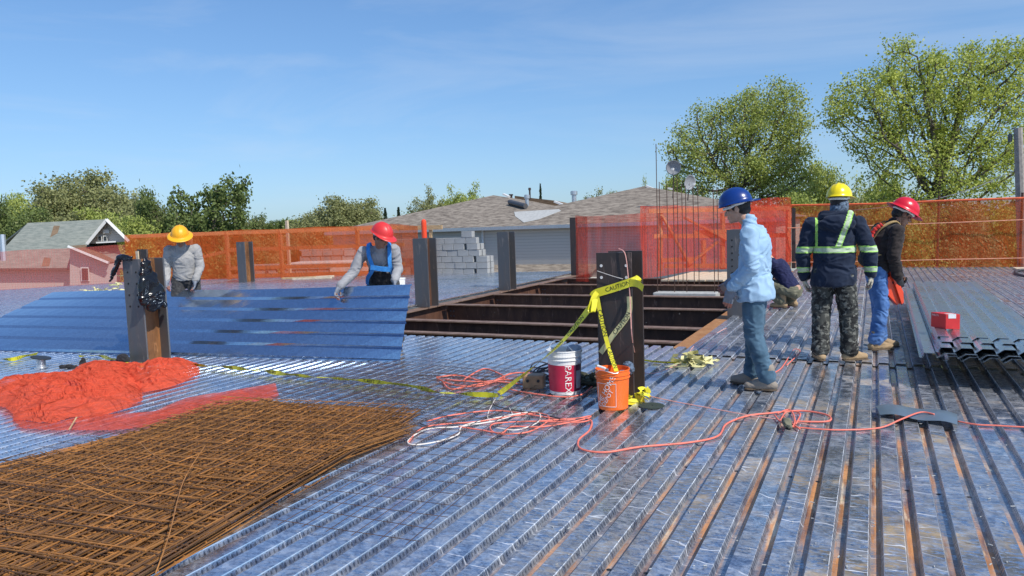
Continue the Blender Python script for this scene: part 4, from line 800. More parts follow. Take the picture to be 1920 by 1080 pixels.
def human(label, loc, rz, J, skin='skin', hat=None, hatstyle='cap', hatrot=0., shirt='grey', shirt_r=1., trous='denim', bootm='boot', gl=None, glf=None, shirtfn=None, shirtmats=None, shirtlen=0., tr_r=1., curl=(.5, .5), hrot=None, collar=False, extra_shirt=None, hem=None, wr=.010, cat='person', palm=None):
    r = thing('person', label, cat, loc, rz)
    g = {k: Vector(v) for k, v in J.items() if not isinstance(v, (int, float))}
    HR = hrot or Matrix.Identity(3); hc = g['head']
    def body(bm):
        TR = J.get('_t', None)
        for s in 'LR':
            cap(bm, g['hip'+s], g['kn'+s], .075, .052); cap(bm, g['kn'+s], g['an'+s], .050, .038)
            cap(bm, g['sh'+s], g['el'+s], .045, .037); cap(bm, g['el'+s], g['wr'+s], .036, .026)
            d = (g['wr'+s]-g['el'+s]).normalized(); dd = Vector(g.get('hd'+s, d)); pn = Vector(palm[s]) if palm else Vector((-1 if s == 'R' else 1, .2, 0))
            hand(bm, g['wr'+s], dd, pn, 1 if s == 'L' else -1, curl[0 if s == 'L' else 1], .93)
            cap(bm, g['an'+s], g['an'+s]+Vector((-math.sin(J['ft'+s]), math.cos(J['ft'+s]), -.35))*.13, .04, .03)
        sv = (g['shR']-g['shL']).normalized(); hv = (g['hipR']-g['hipL']).normalized()
        cap(bm, (g['hipL']+g['hipR'])/2+Vector((0, 0, .05)), g['chest'], .135, .15, .68, side=sv); cap(bm, g['shL'], g['shR'], .055, .055); cap(bm, g['hipL'], g['hipR'], .085, .085)
        cap(bm, g['chest'], g['neck'], .11, .06, .8, side=sv); cap(bm, g['neck'], hc+HR @ Vector((0, -.02, -.06)), .056, .054)
        H = lambda v: hc+HR @ Vector(v)
        ell(bm, H((0, -.012, .035)), (.078, .097, .088), HR); ell(bm, H((0, .028, -.03)), (.064, .068, .075), HR); ell(bm, H((0, .038, -.078)), (.047, .048, .036), HR)
        ell(bm, H((0, .078, -.098)), (.022, .018, .016), HR); cap(bm, H((0, .092, .008)), H((0, .112, -.028)), .009, .014); ell(bm, H((0, .098, -.028)), (.021, .013, .011), HR)
        ell(bm, H((0, .092, -.056)), (.026, .013, .006), HR); ell(bm, H((0, .090, -.069)), (.022, .013, .007), HR); ell(bm, H((0, .078, .026)), (.056, .019, .010), HR)
        for s in (-1, 1):
            ell(bm, H((s*.079, -.004, -.008)), (.010, .021, .031), HR @ Matrix.Rotation(-s*.35, 3, 'Z')); ell(bm, H((s*.045, .068, -.02)), (.024, .018, .02), HR)
    b_ = solid('body', body, M[skin], r, .0058, 2)
    for s in (-1, 1):
        m = MB(); m.lathe([(0, -.0125), (.009, -.009), (.0125, 0), (.009, .009), (0, .0125)], 12); e = m.build('eye', M['eyew'], b_, smooth=True); e.matrix_local = Matrix.Translation(hc+HR @ Vector((s*.031, .079, .006))) @ (HR @ Matrix.Rotation(PI/2, 3, 'X')).to_4x4() @ Matrix.Diagonal((1.1, .6, .55, 1))
    def hair(bm):
        H = lambda v: hc+HR @ Vector(v)
        ell(bm, H((0, -.03, .030)), (.083, .090, .082), HR); ell(bm, H((0, -.052, -.02)), (.070, .060, .055), HR)
        for s in (-1, 1): ell(bm, H((s*.072, .018, .015)), (.012, .022, .028), HR)
    solid('hair', hair, M['hair'], r, .0075, 1, .002, .02)
    sr = shirt_r
    def sh(bm):
        sv = (g['shR']-g['shL']).normalized(); pel = (g['hipL']+g['hipR'])/2; up = (g['neck']-pel).normalized(); fwd = up.cross(sv)*-1
        lo = pel+up*(.06-shirtlen)
        cap(bm, lo+up*.14, g['chest'], .150*sr*((hem or 1)+1)/2, .168*sr, .74, side=sv)
        # open hem: squash the lower end by a flat ring instead of a dome
        rings = []
        for t, w in ((0, .158), (.04, .162), (.12, .158), (.2, .15)):
            c_ = lo+up*(t-.02); rings.append([c_+(sv*math.cos(2*PI*k/24)+sv.cross(up)*math.sin(2*PI*k/24)*.74)*w*sr*(hem or 1) for k in range(24)])
        ring_solid(bm, rings)
        cap(bm, g['shL'].lerp(g['chest'], .12), g['shR'].lerp(g['chest'], .12), .068*sr, .068*sr); cap(bm, g['chest'], g['neck']-up*.03, .125*sr, .078, .8, side=sv)
        for s in 'LR':
            cap(bm, g['sh'+s], g['el'+s], .066*sr, .056*sr); e = g['el'+s].lerp(g['wr'+s], .93); cap(bm, g['el'+s], e, .055*sr, .043*sr)
            d = (g['wr'+s]-g['el'+s]).normalized(); cap(bm, e-d*.04, e-d*.008, .047*sr, .047*sr)
        if collar: cap(bm, g['neck']-up*.01, g['neck']+up*.03, .068, .062)
        if extra_shirt: extra_shirt(bm, g)
    solid('shirt' if shirt != 'navy' else 'jacket', sh, shirtmats or M[shirt], r, .0085, 3, wr, .10, shirtfn, seed=loc[0] if hasattr(loc, '__getitem__') else 0)
    def tro(bm):
        cap(bm, g['hipL'], g['hipR'], .092*tr_r, .092*tr_r, 1.15); pel = (g['hipL']+g['hipR'])/2; up = (g['neck']-pel).normalized(); cap(bm, pel, pel+up*.12, .135, .13, .75, side=(g['hipR']-g['hipL']))
        for s in 'LR':
            a = g['an'+s]+(g['kn'+s]-g['an'+s]).normalized()*.05; cap(bm, g['hip'+s], g['kn'+s], .098*tr_r, .078*tr_r); cap(bm, g['kn'+s], a, .076*tr_r, .068*tr_r)
            d = (g['kn'+s]-g['an'+s]).normalized(); cap(bm, a+d*.06, a-d*.015, .070*tr_r, .076*tr_r)
    solid('trousers', tro, M[trous], r, .0085, 3, .009, .085, seed=3)
    for s in 'LR':
        bt = solid('boot', lambda bm: boot(bm, g['an'+s], J['ft'+s]), M[bootm], r, .006, 2, .002, .04); solid('sole', lambda bm: bootsole(bm, g['an'+s], J['ft'+s]), M['sole'], bt, .006, 1)
        if gl:
            dd = Vector(g.get('hd'+s, (g['wr'+s]-g['el'+s]).normalized())); pn = Vector(palm[s]) if palm else Vector((-1 if s == 'R' else 1, .2, 0))
            def gf(bm): hand(bm, g['wr'+s], dd, pn, 1 if s == 'L' else -1, curl[0 if s == 'L' else 1], 1.1); w = g['wr'+s]; e = (g['el'+s]-w).normalized(); cap(bm, w+dd*.02, w+e*.045, .034, .037)
            ww = g['wr'+s].copy(); d0 = dd.normalized()
            solid('glove', gf, [M[gl], M[glf or gl]], r, .0045, 1, facefn=(lambda c, n: 1 if (c-ww).dot(d0) > .135 else 0) if glf else None)
    if hat: hard_hat(r, HR @ Matrix.Rotation(hatrot, 3, 'Z'), hc, M[hat], hatstyle)
    return r, g, HR
def strap(parent, name, pts, mat, w=.045, th=.006, nrm=None):
    P = spline(pts, 5); m = MB()
    for a, c in zip(P, P[1:]):
        pass
    V = []; F = []
    for i, p in enumerate(P):
        d = (P[min(i+1, len(P)-1)]-P[max(i-1, 0)]).normalized(); cen = Vector(nrm) if nrm else Vector((0, 0, p.z)); n = (p-cen); n = (n-d*n.dot(d)).normalized(); s = d.cross(n)
        V += [p+s*w/2-n*th, p-s*w/2-n*th, p-s*w/2+n*th, p+s*w/2+n*th]
    for i in range(len(P)-1):
        for k in range(4): F.append((i*4+k, i*4+(k+1) % 4, i*4+4+(k+1) % 4, i*4+4+k))
    F += [(3, 2, 1, 0), tuple(len(V)-4+k for k in range(4))]
    m.add(V, F); return m.build(name, mat, parent)
def face(px_dx):  pass
# -- blue hard hat, standing in profile, facing -X
hdg = math.radians(84)     # body faces -X, a little towards the camera's far side
pb = onZ(1418, 728)
J = dict(anL=(-.08, -.12, .10), anR=(.09, .06, .10), knL=(-.09, .0, .50), knR=(.09, .03, .50), hipL=(-.09, .0, .90), hipR=(.09, .02, .90), chest=(0, .0, 1.26), neck=(0, .05, 1.46), head=(0, .155, 1.605),
         shL=(-.185, .01, 1.385), shR=(.185, .02, 1.385), elL=(-.225, -.03, 1.10), wrL=(-.20, .16, .915), elR=(.23, .06, 1.12), wrR=(.17, .24, .96), hdL=(.02, .25, -.95), ftL=.15, ftR=-.1)
human('man in blue hard hat, light blue shirt and jeans standing in profile facing left', pb, hdg, J, 'skin', 'hblue', 'cap', PI, 'chambray', 1.02, 'denim', 'bootg', 'glove', 'glovef', shirtlen=.14, hem=1.3, collar=True, hrot=rotm(.12, .22), wr=.013, curl=(.35, .5))
# -- yellow hard hat, back view
py_ = onZ(1563, 676)
def stripes(c, n):
    z = c.z; x = c.x; y = c.y
    if 1.135 < z < 1.20 and abs(x) > .0: return 2 if (z < 1.147 or z > 1.188) else 1
    if abs(x) > .23 and .93 < z < .985: return 2 if (z < .94 or z > .975) else 1
    if z > 1.2 and y < .05 and (abs(x-.035-(z-1.2)*.35) < .03 or abs(x+.17) < .012): return 1 if abs(x-.035-(z-1.2)*.35) < .019 else 2
    return 0
J = dict(anL=(-.13, -.06, .10), anR=(.15, -.02, .10), knL=(-.12, .04, .50), knR=(.14, .03, .50), hipL=(-.095, .0, .92), hipR=(.095, 0, .92), chest=(0, 0, 1.29), neck=(.03, .01, 1.50), head=(.05, .05, 1.655),
         shL=(-.215, -.02, 1.42), shR=(.215, .0, 1.42), elL=(-.30, -.03, 1.12), wrL=(-.285, .05, .87), elR=(.33, -.02, 1.14), wrR=(.35, .04, .90), ftL=.25, ftR=-1.05)
def hood(bm, g): ell(bm, (0.02, -.125, 1.43), (.17, .055, .085)); cap(bm, (-.09, -.03, 1.5), (.13, -.02, 1.5), .062, .062)
human('man in yellow hard hat and navy jacket with reflective stripes, seen from behind', py_, math.radians(5), J, 'skin', 'hyel', 'cap', 0, 'navy', 1.22, 'camo', 'boot', 'glovel', None, stripes, [M['navy'], M['hivis'], M['hivis2']], .17, 1.18, (.8, .8), rotm(-.35, .05), collar=True, extra_shirt=hood, hem=1.1, wr=.014, palm=dict(L=(1, .1, 0), R=(-1, .1, 0)))
pr_y = bpy.data.objects[-1] if False else None
yel = [o for o in C.objects if o.name.startswith('person')][-1]
solid('bandana', lambda bm: (cap(bm, (.035, .015, 1.50), (.05, .03, 1.62), .080, .088), ell(bm, (.06, .09, 1.60), (.075, .06, .06))), M['bandana'], yel, .007, 2, .006, .05)
# -- red hard hat with harness, at the right
prr = onZ(1648, 655)
J = dict(anL=(-.10, .05, .10), anR=(.10, -.08, .10), knL=(-.10, .04, .49), knR=(.10, -.02, .49), hipL=(-.09, -.02, .88), hipR=(.09, -.06, .88), chest=(0, .04, 1.20), neck=(.0, .13, 1.38), head=(0.0, .24, 1.50),
         shL=(-.18, .06, 1.33), shR=(.19, .10, 1.32), elL=(-.22, .06, 1.04), wrL=(-.12, .22, .84), elR=(.235, .05, 1.05), wrR=(.18, .12, .82), hdR=(-.15, .3, -.95), ftL=-.2, ftR=.1)
rrot = math.radians(-68)
rp_, g_, _ = human('man in red full-brim hard hat, dark hoodie and jeans, facing right', prr, rrot, J, 'skind', 'hred', 'full', 0, 'hoodie', 1.12, 'denim2', 'boot', 'gloved', None, shirtlen=.02, hrot=rotm(-.1, .55), collar=True, curl=(1.0, 1.2), wr=.012)
strap(rp_, 'harness_strap', [(.13, .20, 1.30), (.13, .12, 1.425), (.10, -.03, 1.36), (.03, -.115, 1.2)], M['strapt'], .042, .005, nrm=(.05, .06, 1.2))
strap(rp_, 'harness_strap', [(-.13, .20, 1.30), (-.13, .12, 1.425), (-.10, -.03, 1.36), (-.03, -.115, 1.2)], M['strapt'], .042, .005, nrm=(-.05, .06, 1.2))
strap(rp_, 'harness_strap', [(.03, -.125, 1.2), (.10, -.10, 1.08), (.165, .0, 1.04), (.16, .12, 1.06)], M['strapt'], .045, .005, nrm=(.0, .03, 1.08))
m = MB(); m.tube(spline([(.10, -.02, 1.40), (.08, -.10, 1.33), (.075, -.135, 1.22), (.09, -.14, 1.10), (.075, -.12, 1.16)], 8), [.022+.006*math.sin(i*2.2) for i in range(33)], 8); m.build('lanyard', M['strapr'], rp_, smooth=True)
solid('tool_pouch', lambda bm: (ell(bm, (-.03, -.16, 1.22), (.10, .06, .15)), ell(bm, (.0, -.17, 1.02), (.09, .05, .08))), M['belt'], rp_, .009, 2, .01, .05)
# tool in his hand: an orange bladed saw case
wR = onP(1656, 524, tuple(prr+Vector((-.05, -.16, .8))), tuple(_fh))
t = thing('power_saw', 'orange red power saw held down by the man in the red full-brim hat', 'power tool', tuple(wR))
def onW(px, py): v = onP(px, py, tuple(wR), tuple(_fh)); return v-wR
P1 = [onW(1645, 536), onW(1657, 522), onW(1667, 516), onW(1685, 548), onW(1685, 567), onW(1679, 572), onW(1664, 556)]
bk = Vector(_fh)*.075; m = MB(); m.prism([p-bk*.5 for p in P1], (0, 0, 0), bk); m.build('housing', M['redtube'], t, bevel=.008)
P2 = [onW(1664, 508), onW(1670, 508), onW(1688, 546), onW(1689, 566), onW(1685, 570)]; m = MB(); m.prism([p-bk*.9 for p in P2], (0, 0, 0), bk*1.8); m.build('guard', M['redtube'], t, bevel=.004)
m = MB(); m.tube([onW(1668, 500), onW(1684, 532), onW(1691, 572)], .007, 6); m.build('blade_edge', M['black'], t)
m = MB(); m.tube(spline([onW(1652, 530), onW(1640, 524), onW(1636, 512), onW(1646, 508), onW(1660, 514)], 5), .012, 8); m.build('handle', M['hyel'], t)
# -- crouching man in navy
pc = onZ(1474, 579)
J = dict(anL=(-.12, .02, .12), anR=(.13, -.05, .12), knL=(-.20, .42, .42), knR=(.19, .38, .40), hipL=(-.09, -.12, .30), hipR=(.09, -.12, .30), chest=(0, .10, .64), neck=(0, .26, .80), head=(.0, .38, .90),
         shL=(-.17, .16, .74), shR=(.17, .17, .74), elL=(-.22, .40, .52), wrL=(-.12, .58, .36), elR=(.22, .40, .50), wrR=(.12, .60, .34), ftL=.1, ftR=-.1)
human('man crouching in a navy shirt and olive trousers behind the blue-hatted man', pc+Vector((.01, 0, 0)), math.radians(72), J, 'skin', None, 'cap', 0, 'navyt', 1.1, 'khaki', 'boot', 'glovel', None, shirtlen=.0, hrot=rotm(0, .8), wr=.010, curl=(.9, .9))
# -- the two men behind the big sheet
def panel_top(px): return None
pm = onZ(706, 672)+Vector(_fh)*.55+Vector((0, 0, 0)); pm.z = 0
# facing the camera: local +Y = towards the camera
rc = YAW+PI
J = dict(anL=(-.16, -.10, .10), anR=(.17, -.05, .10), knL=(-.18, .10, .50), knR=(.18, .10, .50), hipL=(-.10, -.12, .86), hipR=(.10, -.12, .86), chest=(0, .06, 1.15), neck=(-.03, .17, 1.31), head=(-.065, .26, 1.43),
         shL=(-.19, .10, 1.27), shR=(.19, .10, 1.26), elL=(-.225, .10, 1.02), wrL=(-.20, .26, .90), elR=(.33, .14, 1.00), wrR=(.48, .28, .84), hdL=(-.05, .35, -.8), hdR=(.35, .3, -.8), ftL=.1, ftR=-.1)
pm_ = onZ(706, 672); pm_ = pm_+Vector((-_fh[0]*0, 0, 0))+Vector(_fh)*.62; pm_.z = 0
rm, g_, _ = human('man in red hard hat and blue harness bending over the long corrugated sheet', pm_, rc, J, 'skind', 'hred2', 'cap', 0, 'grey', 1.03, 'greyd', 'boot', 'glove', 'glovef', shirtlen=.0, hrot=rotm(.95, .45), wr=.010, curl=(1.0, 1.0))
strap(rm, 'harness_strap', [(.12, -.04, 1.30), (.12, .12, 1.36), (.105, .235, 1.22), (.07, .215, 1.05), (.16, .08, .93), (.19, -.02, .84)], M['strapb'], .05, .006, nrm=(.0, .02, 1.1))
strap(rm, 'harness_strap', [(-.13, -.04, 1.30), (-.13, .10, 1.36), (-.145, .20, 1.25), (-.14, .18, 1.08), (-.15, .06, .97)], M['strapb'], .05, .006, nrm=(.0, .0, 1.1))
strap(rm, 'chest_strap', [(.09, .232, 1.07), (-.03, .225, 1.045), (-.14, .175, 1.03)], M['strapb'], .06, .006, nrm=(.0, .0, 1.1))
solid('waist_belt', lambda bm: cap(bm, (0, -.06, .93), (0, -.02, 1.0), .172, .165, .8), M['belt'], rm, .009, 2, .004, .05)
pl_ = onZ(312, 650)+Vector(_fh)*.75; pl_.z = 0
J = dict(anL=(-.13, -.05, .10), anR=(.13, -.05, .10), knL=(-.13, .06, .50), knR=(.13, .06, .50), hipL=(-.10, -.04, .88), hipR=(.10, -.04, .88), chest=(0, .04, 1.20), neck=(0, .10, 1.39), head=(0, .17, 1.50),
         shL=(-.185, .06, 1.33), shR=(.185, .06, 1.33), elL=(-.225, .05, 1.06), wrL=(-.16, .17, .87), elR=(.235, .05, 1.06), wrR=(.22, .20, .88), hdL=(.1, .2, -.9), ftL=.1, ftR=-.1)
human('man in orange yellow full-brim hard hat and pale shirt behind the left column', pl_, YAW+PI+.25, J, 'skind', 'hora', 'full', 0, 'paleg', 1.05, 'greyd', 'boot', 'glove', 'glovef', shirtlen=.02, hrot=rotm(.1, .45), wr=.008, curl=(.6, .6))

# ================================================================== CORRUGATED SHEETS
def prof36(nfl=6, tp=.094, sd=.012, gr=.036, dp=.042):
    x = 0; out = [(0, -dp)]
    for k in range(nfl): out += [(x+gr*.5*(k == 0)+.0, -dp)] if k == 0 else []; x0 = x+(gr*.5 if k == 0 else gr); out += [(x0+sd, 0), (x0+sd+tp, 0), (x0+2*sd+tp, -dp)]; x = x0+2*sd+tp
    out += [(x+gr*.6, -dp)]; return out
pf = prof36(6, .082, .016, .040, .042); PW = pf[-1][0]; pfp = prof36(6, .112, .010, .020, .028); PWp = pfp[-1][0]
def sheet(name, label, L_, mat, grp, ex=0, th=.0016, ny=1):
    V = []; n = len(pf)
    ys = [L_*i/ny for i in range(ny+1)]
    V = [(x, y, z+dz) for dz in (0, -th) for y in ys for x, z in pf]; Q = []; S = n*(ny+1)
    for j in range(ny):
        for i in range(n-1): a = j*n+i; Q.append((a, a+1, a+n+1, a+n)); a += S; Q.append((a+n, a+n+1, a+1, a))
    for j in (0, ny):
        for i in range(n-1): a = j*n+i; Q.append((a, a+S, a+S+1, a+1))
    for i in (0, n-1):
        for j in range(ny): a = j*n+i; Q.append((a, a+n, a+n+S, a+S))
    o = link(name, np_mesh(name, V, Q), mat); return tag(o, label, 'metal sheet', grp)
ST = 'corrugated sheets stacked at the right'
s0 = sheet('corrugated_sheet', 'topmost sheet of the corrugated stack carrying the red box at the right', 6.05, M['sheet2'], ST)
s0.location = (.50, 7.80, .375); s0.rotation_euler = (0, 0, math.radians(-.6))
labs = ['second sheet from the top of the corrugated stack at the right', 'third sheet from the top of the corrugated stack at the right', 'fourth sheet from the top of the corrugated stack at the right', 'fifth sheet from the top, sticking out left of the stack at the right', 'sixth sheet from the top of the corrugated stack at the right', 'seventh sheet from the top, poking out to the front of the stack', 'lowest sheet of the corrugated stack lying over the dark gap']
for i, (dx, dy, dz) in enumerate(((.012, .012, -.007), (-.015, -.22, -.020), (-.008, -.19, -.027), (-.14, -.24, -.070), (-.13, -.20, -.080), (.05, -.12, -.115), (.07, -.05, -.125))):
    c = s0.copy(); C.objects.link(c); c.location = Vector((.50, 7.52, .375))+Vector((dx, dy, dz)); c['label'] = labs[i]
for i, y in enumerate((8.9, 10.9, 12.6)):
    m = MB(); m.box(.56, 1.4, y-.05, y+.05, .016, .19); m.box(.56, 1.4, y-.04, y+.04, .192, .272-.08+.004); tag(m.build('timber_bearer', M['wood']), ['front', 'middle', 'rear'][i]+' timber bearer under the stacked corrugated sheets', 'timber', 'bearers under the stacked sheets')
# the long sheet two men hold on edge
BR, BL = onZ(751, 679), onZ(-120, 655); 
TRp = onP(772, 536, BR+Vector((0, .10, 0)), (0, -1, .12)); TLp = onZ(104, 549, .60)
V = []; Q = []; NX = 26; n = len(pfp); th = .0016; dirx = (BR-BL).normalized()
BL2 = BL; rows = []
for side in (0, 1):
    for i in range(NX+1):
        u = i/NX; lo = BL2.lerp(BR, u); hi = TLp.lerp(TRp, u); up = hi-lo
        ln = up.length; un = up.normalized(); nn = un.cross(dirx).normalized(); nn = nn if nn.dot(Vector(F_)) < 0 else -nn
        for x, z in pfp:
            t = x/PWp; p = lo+up*t+nn*(z+.02+(-th if side else 0)); p.z += .012+.012*math.sin(u*7)*t; V.append(p)
S = (NX+1)*n
for i in range(NX):
    for k in range(n-1): a = i*n+k; Q.append((a, a+n, a+n+1, a+1)); a += S; Q.append((a+1, a+n+1, a+n, a))
for i in (0, NX):
    for k in range(n-1): a = i*n+k; Q.append((a, a+1, a+1+S, a+S))
for k in (0, n-1):
    for i in range(NX): a = i*n+k; Q.append((a, a+S, a+n+S, a+n))
pn = link('corrugated_sheet', np_mesh('corrugated_sheet', [tuple(v) for v in V], Q), M['sheet']); tag(pn, 'long blue reflecting corrugated sheet held on its edge by two workers', 'metal sheet')
m = MB()

# ================================================================== MESH STACK
def wiremesh(nx, ny, s=.1524, rr=.0034, wob=.004, seed=0, ext=.05):
    rng = np.random.default_rng(seed); m = MB()
    for i in range((17 if nx == 12 else nx)+1):
        x = i*s*(2/3 if nx == 12 else 1); z = .0; pts = [(x+rng.normal()*wob, -ext+(ny*s+2*ext)*k/5, z+abs(rng.normal())*.006) for k in range(6)]; m.tube(pts, rr, 4, i % 3 == 0)
    for j in range(0, ny+1, 1+(seed % 2) if nx == 12 else 1):
        y = j*s; pts = [(-ext+((11 if nx == 12 else nx)*s+2*ext)*k/4, y+rng.normal()*wob, rr*1.8+abs(rng.normal())*.006) for k in range(5)]; m.tube(pts, rr, 4, j % 2)
    return m.mesh('wire_mesh')
wmes = [wiremesh(12, 19, seed=k) for k in range(5)]
for i, me in enumerate(wmes): me.materials.append(M['wire3'] if i > 2 else M['wire']); me.materials.append(M['wire3'] if i > 2 else M['wire2'])
WG = 'rusty mesh sheets piled in the foreground'
rng = np.random.default_rng(21)
base_c = Vector((-3.32, 4.90, 0)); NW = 28
for i in range(NW):
    o = link('wire_mesh', wmes[i % 5]); a = math.radians(7.7+rng.normal()*.7); dx = rng.uniform(-.07, .0); dy = rng.uniform(-.12, .06)-(.4 if i % 3 == 2 else 0)
    if i % 4 == 3: a = math.radians(7.7+rng.uniform(1, 3)); dx -= .12
    o.location = base_c+Matrix.Rotation(a, 3, 'Z') @ Vector((-11*.1524+dx, -19*.1524+dy, .006+i*.0030)); o.rotation_euler = (rng.normal()*.004, rng.normal()*.004, a)
    tag(o, 'rusty welded wire mesh sheet, number %d from the deck in the foreground pile' % (i+1) if i < NW-1 else 'topmost rusty welded wire mesh sheet of the foreground pile', 'wire mesh', WG)
far_l = Vector((-4.86, 4.78, 0)); N2 = 16
for i in range(N2):
    o = link('wire_mesh', wmes[(i+2) % 5]); a = math.radians(-10.5+rng.normal()*1.6+(4 if i % 5 == 1 else 0)); ff = far_l+Vector((rng.uniform(0, .12), rng.uniform(-.15, .05), 0))
    o.location = ff-Matrix.Rotation(a, 3, 'Z') @ Vector((0, 19*.1524, 0))+Vector((0, 0, .008+i*.0045)); o.rotation_euler = (0, 0, a)
    tag(o, 'rusty wire mesh sheet on the left side of the pile, number %d from deck' % (i+1), 'wire mesh', WG)
for i in range(10):
    o = link('wire_mesh', wmes[i % 5]); a = math.radians(5+rng.normal()*3); o.location = Vector((-4.95, 0.1, .01+i*.009))+Vector((rng.uniform(-.2, .2), rng.uniform(-.2, .2), 0)); o.rotation_euler = (0, 0, a)
    tag(o, 'rusty wire mesh sheet at the near end of the pile, number %d from deck' % (i+1), 'wire mesh', WG)
# thin dark sheets lying loose on the deck
wd = [wiremesh(14, 24, rr=.0019, wob=.006, seed=40+k) for k in range(2)]
for me in wd: me.materials.append(M['wiredark']); me.materials.append(M['wiredark'])
for (x, y, a, lb) in ((-4.15, 2.75, 4, 'thin dark wire mesh lying flat on the deck right of the rusty pile'), (-5.5, 3.1, 1, 'thin dark wire mesh lying under the far side of the rusty pile'), (-5.3, 3.55, -7, 'crooked dark wire mesh sticking out beyond the rusty pile')):
    o = link('wire_mesh', wd[int(abs(a)) % 2]); o.location = (x, y, .010+.006*abs(a)/4); o.rotation_euler = (0, 0, math.radians(a)); tag(o, lb, 'wire mesh')
# stray wires
for i, P in enumerate(((( 292, 1075), (318, 1000), (345, 900), (385, 835)), ((135, 890), (150, 905), (240, 940)), ((190, 870), (215, 885), (280, 905)), ((262, 830), (300, 860), (380, 880)), ((14, 935), (20, 960)))):
    m = MB(); zz = .22; m.tube(spline([onZ(x, y, zz+.04*math.sin(k*2)) for k, (x, y) in enumerate(P)], 5), .0028, 4); tag(m.build('stray_wire', M['wire2']), ['long pale stray wire bending over the front right of the rusty mesh pile', 'hooked stray wire on the left of the mesh pile', 'hooked stray wire left of centre on the mesh pile', 'curled stray wire on the middle of the mesh pile', 'short stray wire at the left edge of the mesh pile'][i], 'wire')

# ================================================================== HEAPED ORANGE NET
def heap(name, label, outline, hmax, mat, seed, cen, fold=.07, lift=.02, n=190):
    P = [onZ(*p) for p in outline]; P2 = [(p.x, p.y) for p in P]; xs = [p[0] for p in P2]; ys = [p[1] for p in P2]
    x0, x1, y0, y1 = min(xs), max(xs), min(ys), max(ys); K = len(P2)
    def inside(x, y):
        c = False
        for i in range(K):
            (ax, ay), (bx, by) = P2[i], P2[i-1]
            if (ay > y) != (by > y) and x < (bx-ax)*(y-ay)/(by-ay)+ax: c = not c
        return c
    def dist(x, y):
        best = 9
        for i in range(K):
            a = Vector(P2[i]); b = Vector(P2[i-1]); ab = b-a; t = max(0, min(1, (Vector((x, y))-a).dot(ab)/ab.length_squared)); best = min(best, (a+ab*t-Vector((x, y))).length)
        return best
    V = []; idx = {}; Q = []
    cc = [onZ(*c) for c in cen]
    for i in range(n+1):
        for j in range(n+1):
            x = x0+(x1-x0)*i/n; y = y0+(y1-y0)*j/n
            wx = x+.05*noise.noise(Vector((x*3, y*3, seed)))
            if not inside(wx, y): continue
            d = dist(wx, y); e = 1-math.exp(-d/.16); z = hmax*.35*e
            for c in cc: r_ = math.hypot(x-c.x, y-c.y); z += hmax*.8*math.exp(-(r_/.42)**2)*e
            # folds: rings round the heap centre blended with long ridges
            c = min(cc, key=lambda c: math.hypot(x-c.x, y-c.y)); r_ = math.hypot(x-c.x, y-c.y); an = math.atan2(y-c.y, x-c.x)
            q = Vector((r_*8+noise.noise(Vector((x*2, y*2, 1)))*1.5, an*.7, seed)); w = 1-2.4*abs(noise.noise(q)); w2 = 1-2.4*abs(noise.noise(Vector((x*3+y*3, y*9-x*4, seed+4)))); w3 = 1-2*abs(noise.noise(Vector((x*6+y*9+w, y*14-x*7, seed))))
            z += fold*e*(w*.75+w2*.55+w3*.05); idx[(i, j)] = len(V); V.append((x, y, max(.012+.01*e, z+lift)))
    for (i, j) in list(idx):
        if all(k in idx for k in ((i+1, j), (i+1, j+1), (i, j+1))): Q.append((idx[(i, j)], idx[(i+1, j)], idx[(i+1, j+1)], idx[(i, j+1)]))
    o = link(name, np_mesh(name, V, Q, smooth=True), mat); return tag(o, label, 'safety net')
heap('heaped_net', 'bright orange red safety net heaped on the deck before the left column', [(-30, 735), (0, 716), (60, 712), (120, 708), (150, 688), (200, 684), (260, 690), (268, 740), (272, 758), (236, 772), (190, 784), (130, 789), (100, 800), (50, 794), (26, 795), (10, 768), (-30, 765)], .09, M['netheap'], 1, [(190, 742), (60, 752)], .075)
heap('heaped_net', 'spread tail of orange net running right from the heap below the left column', [(200, 690), (280, 690), (340, 680), (372, 683), (375, 705), (345, 722), (300, 735), (262, 742), (235, 725)], .10, M['netheap'], 2, [(320, 705)], .07)
heap('heaped_net', 'thin single layer of orange net caught under the rusty mesh pile', [(20, 790), (90, 800), (200, 782), (290, 775), (350, 750), (420, 738), (520, 722), (522, 745), (480, 770), (330, 800), (210, 812), (100, 812), (40, 808)], .03, M['netheap2'], 3, [(150, 800)], .03)

# ================================================================== ROPES, CORDS, TAPE
def cord(name, label, px, mat, r=.006, z=.012, cat='cord', zz=None):
    P = spline([onZ(x, y, (z if zz is None else zz[i])) for i, (x, y) in enumerate(px)], 6)
    m = MB(); m.tube(P, r, 6); return tag(m.build(name, mat, smooth=True), label, cat)
cord('extension_cord', 'thick orange cord looping from the tangle below the bucket to the right cord bundle', [(1010, 790), (1100, 785), (1106, 805), (1085, 825), (1090, 842), (1135, 848), (1200, 838), (1290, 830), (1345, 818), (1362, 795), (1400, 780), (1440, 775), (1500, 770), (1550, 778), (1552, 790), (1490, 790)], M['cord'], .0075)
cord('extension_cord', 'wavy orange cord running over the blue grey flashing to the right edge', [(1480, 800), (1540, 805), (1590, 806), (1650, 802), (1690, 786), (1726, 773), (1752, 777)], M['cord'], .0065, zz=[.012]*4+[.05, .055, .05])
cord('extension_cord', 'wavy pink orange cord from the flashing to the right edge of the photo', [(1796, 790), (1830, 796), (1870, 798), (1925, 801), (1990, 802)], M['cord'], .0065)
cord('extension_cord', 'thin orange cord from the orange bucket across the deck to the cord bundle', [(1205, 740), (1260, 752), (1330, 765), (1400, 778), (1470, 788), (1530, 800)], M['cordpink'], .005)
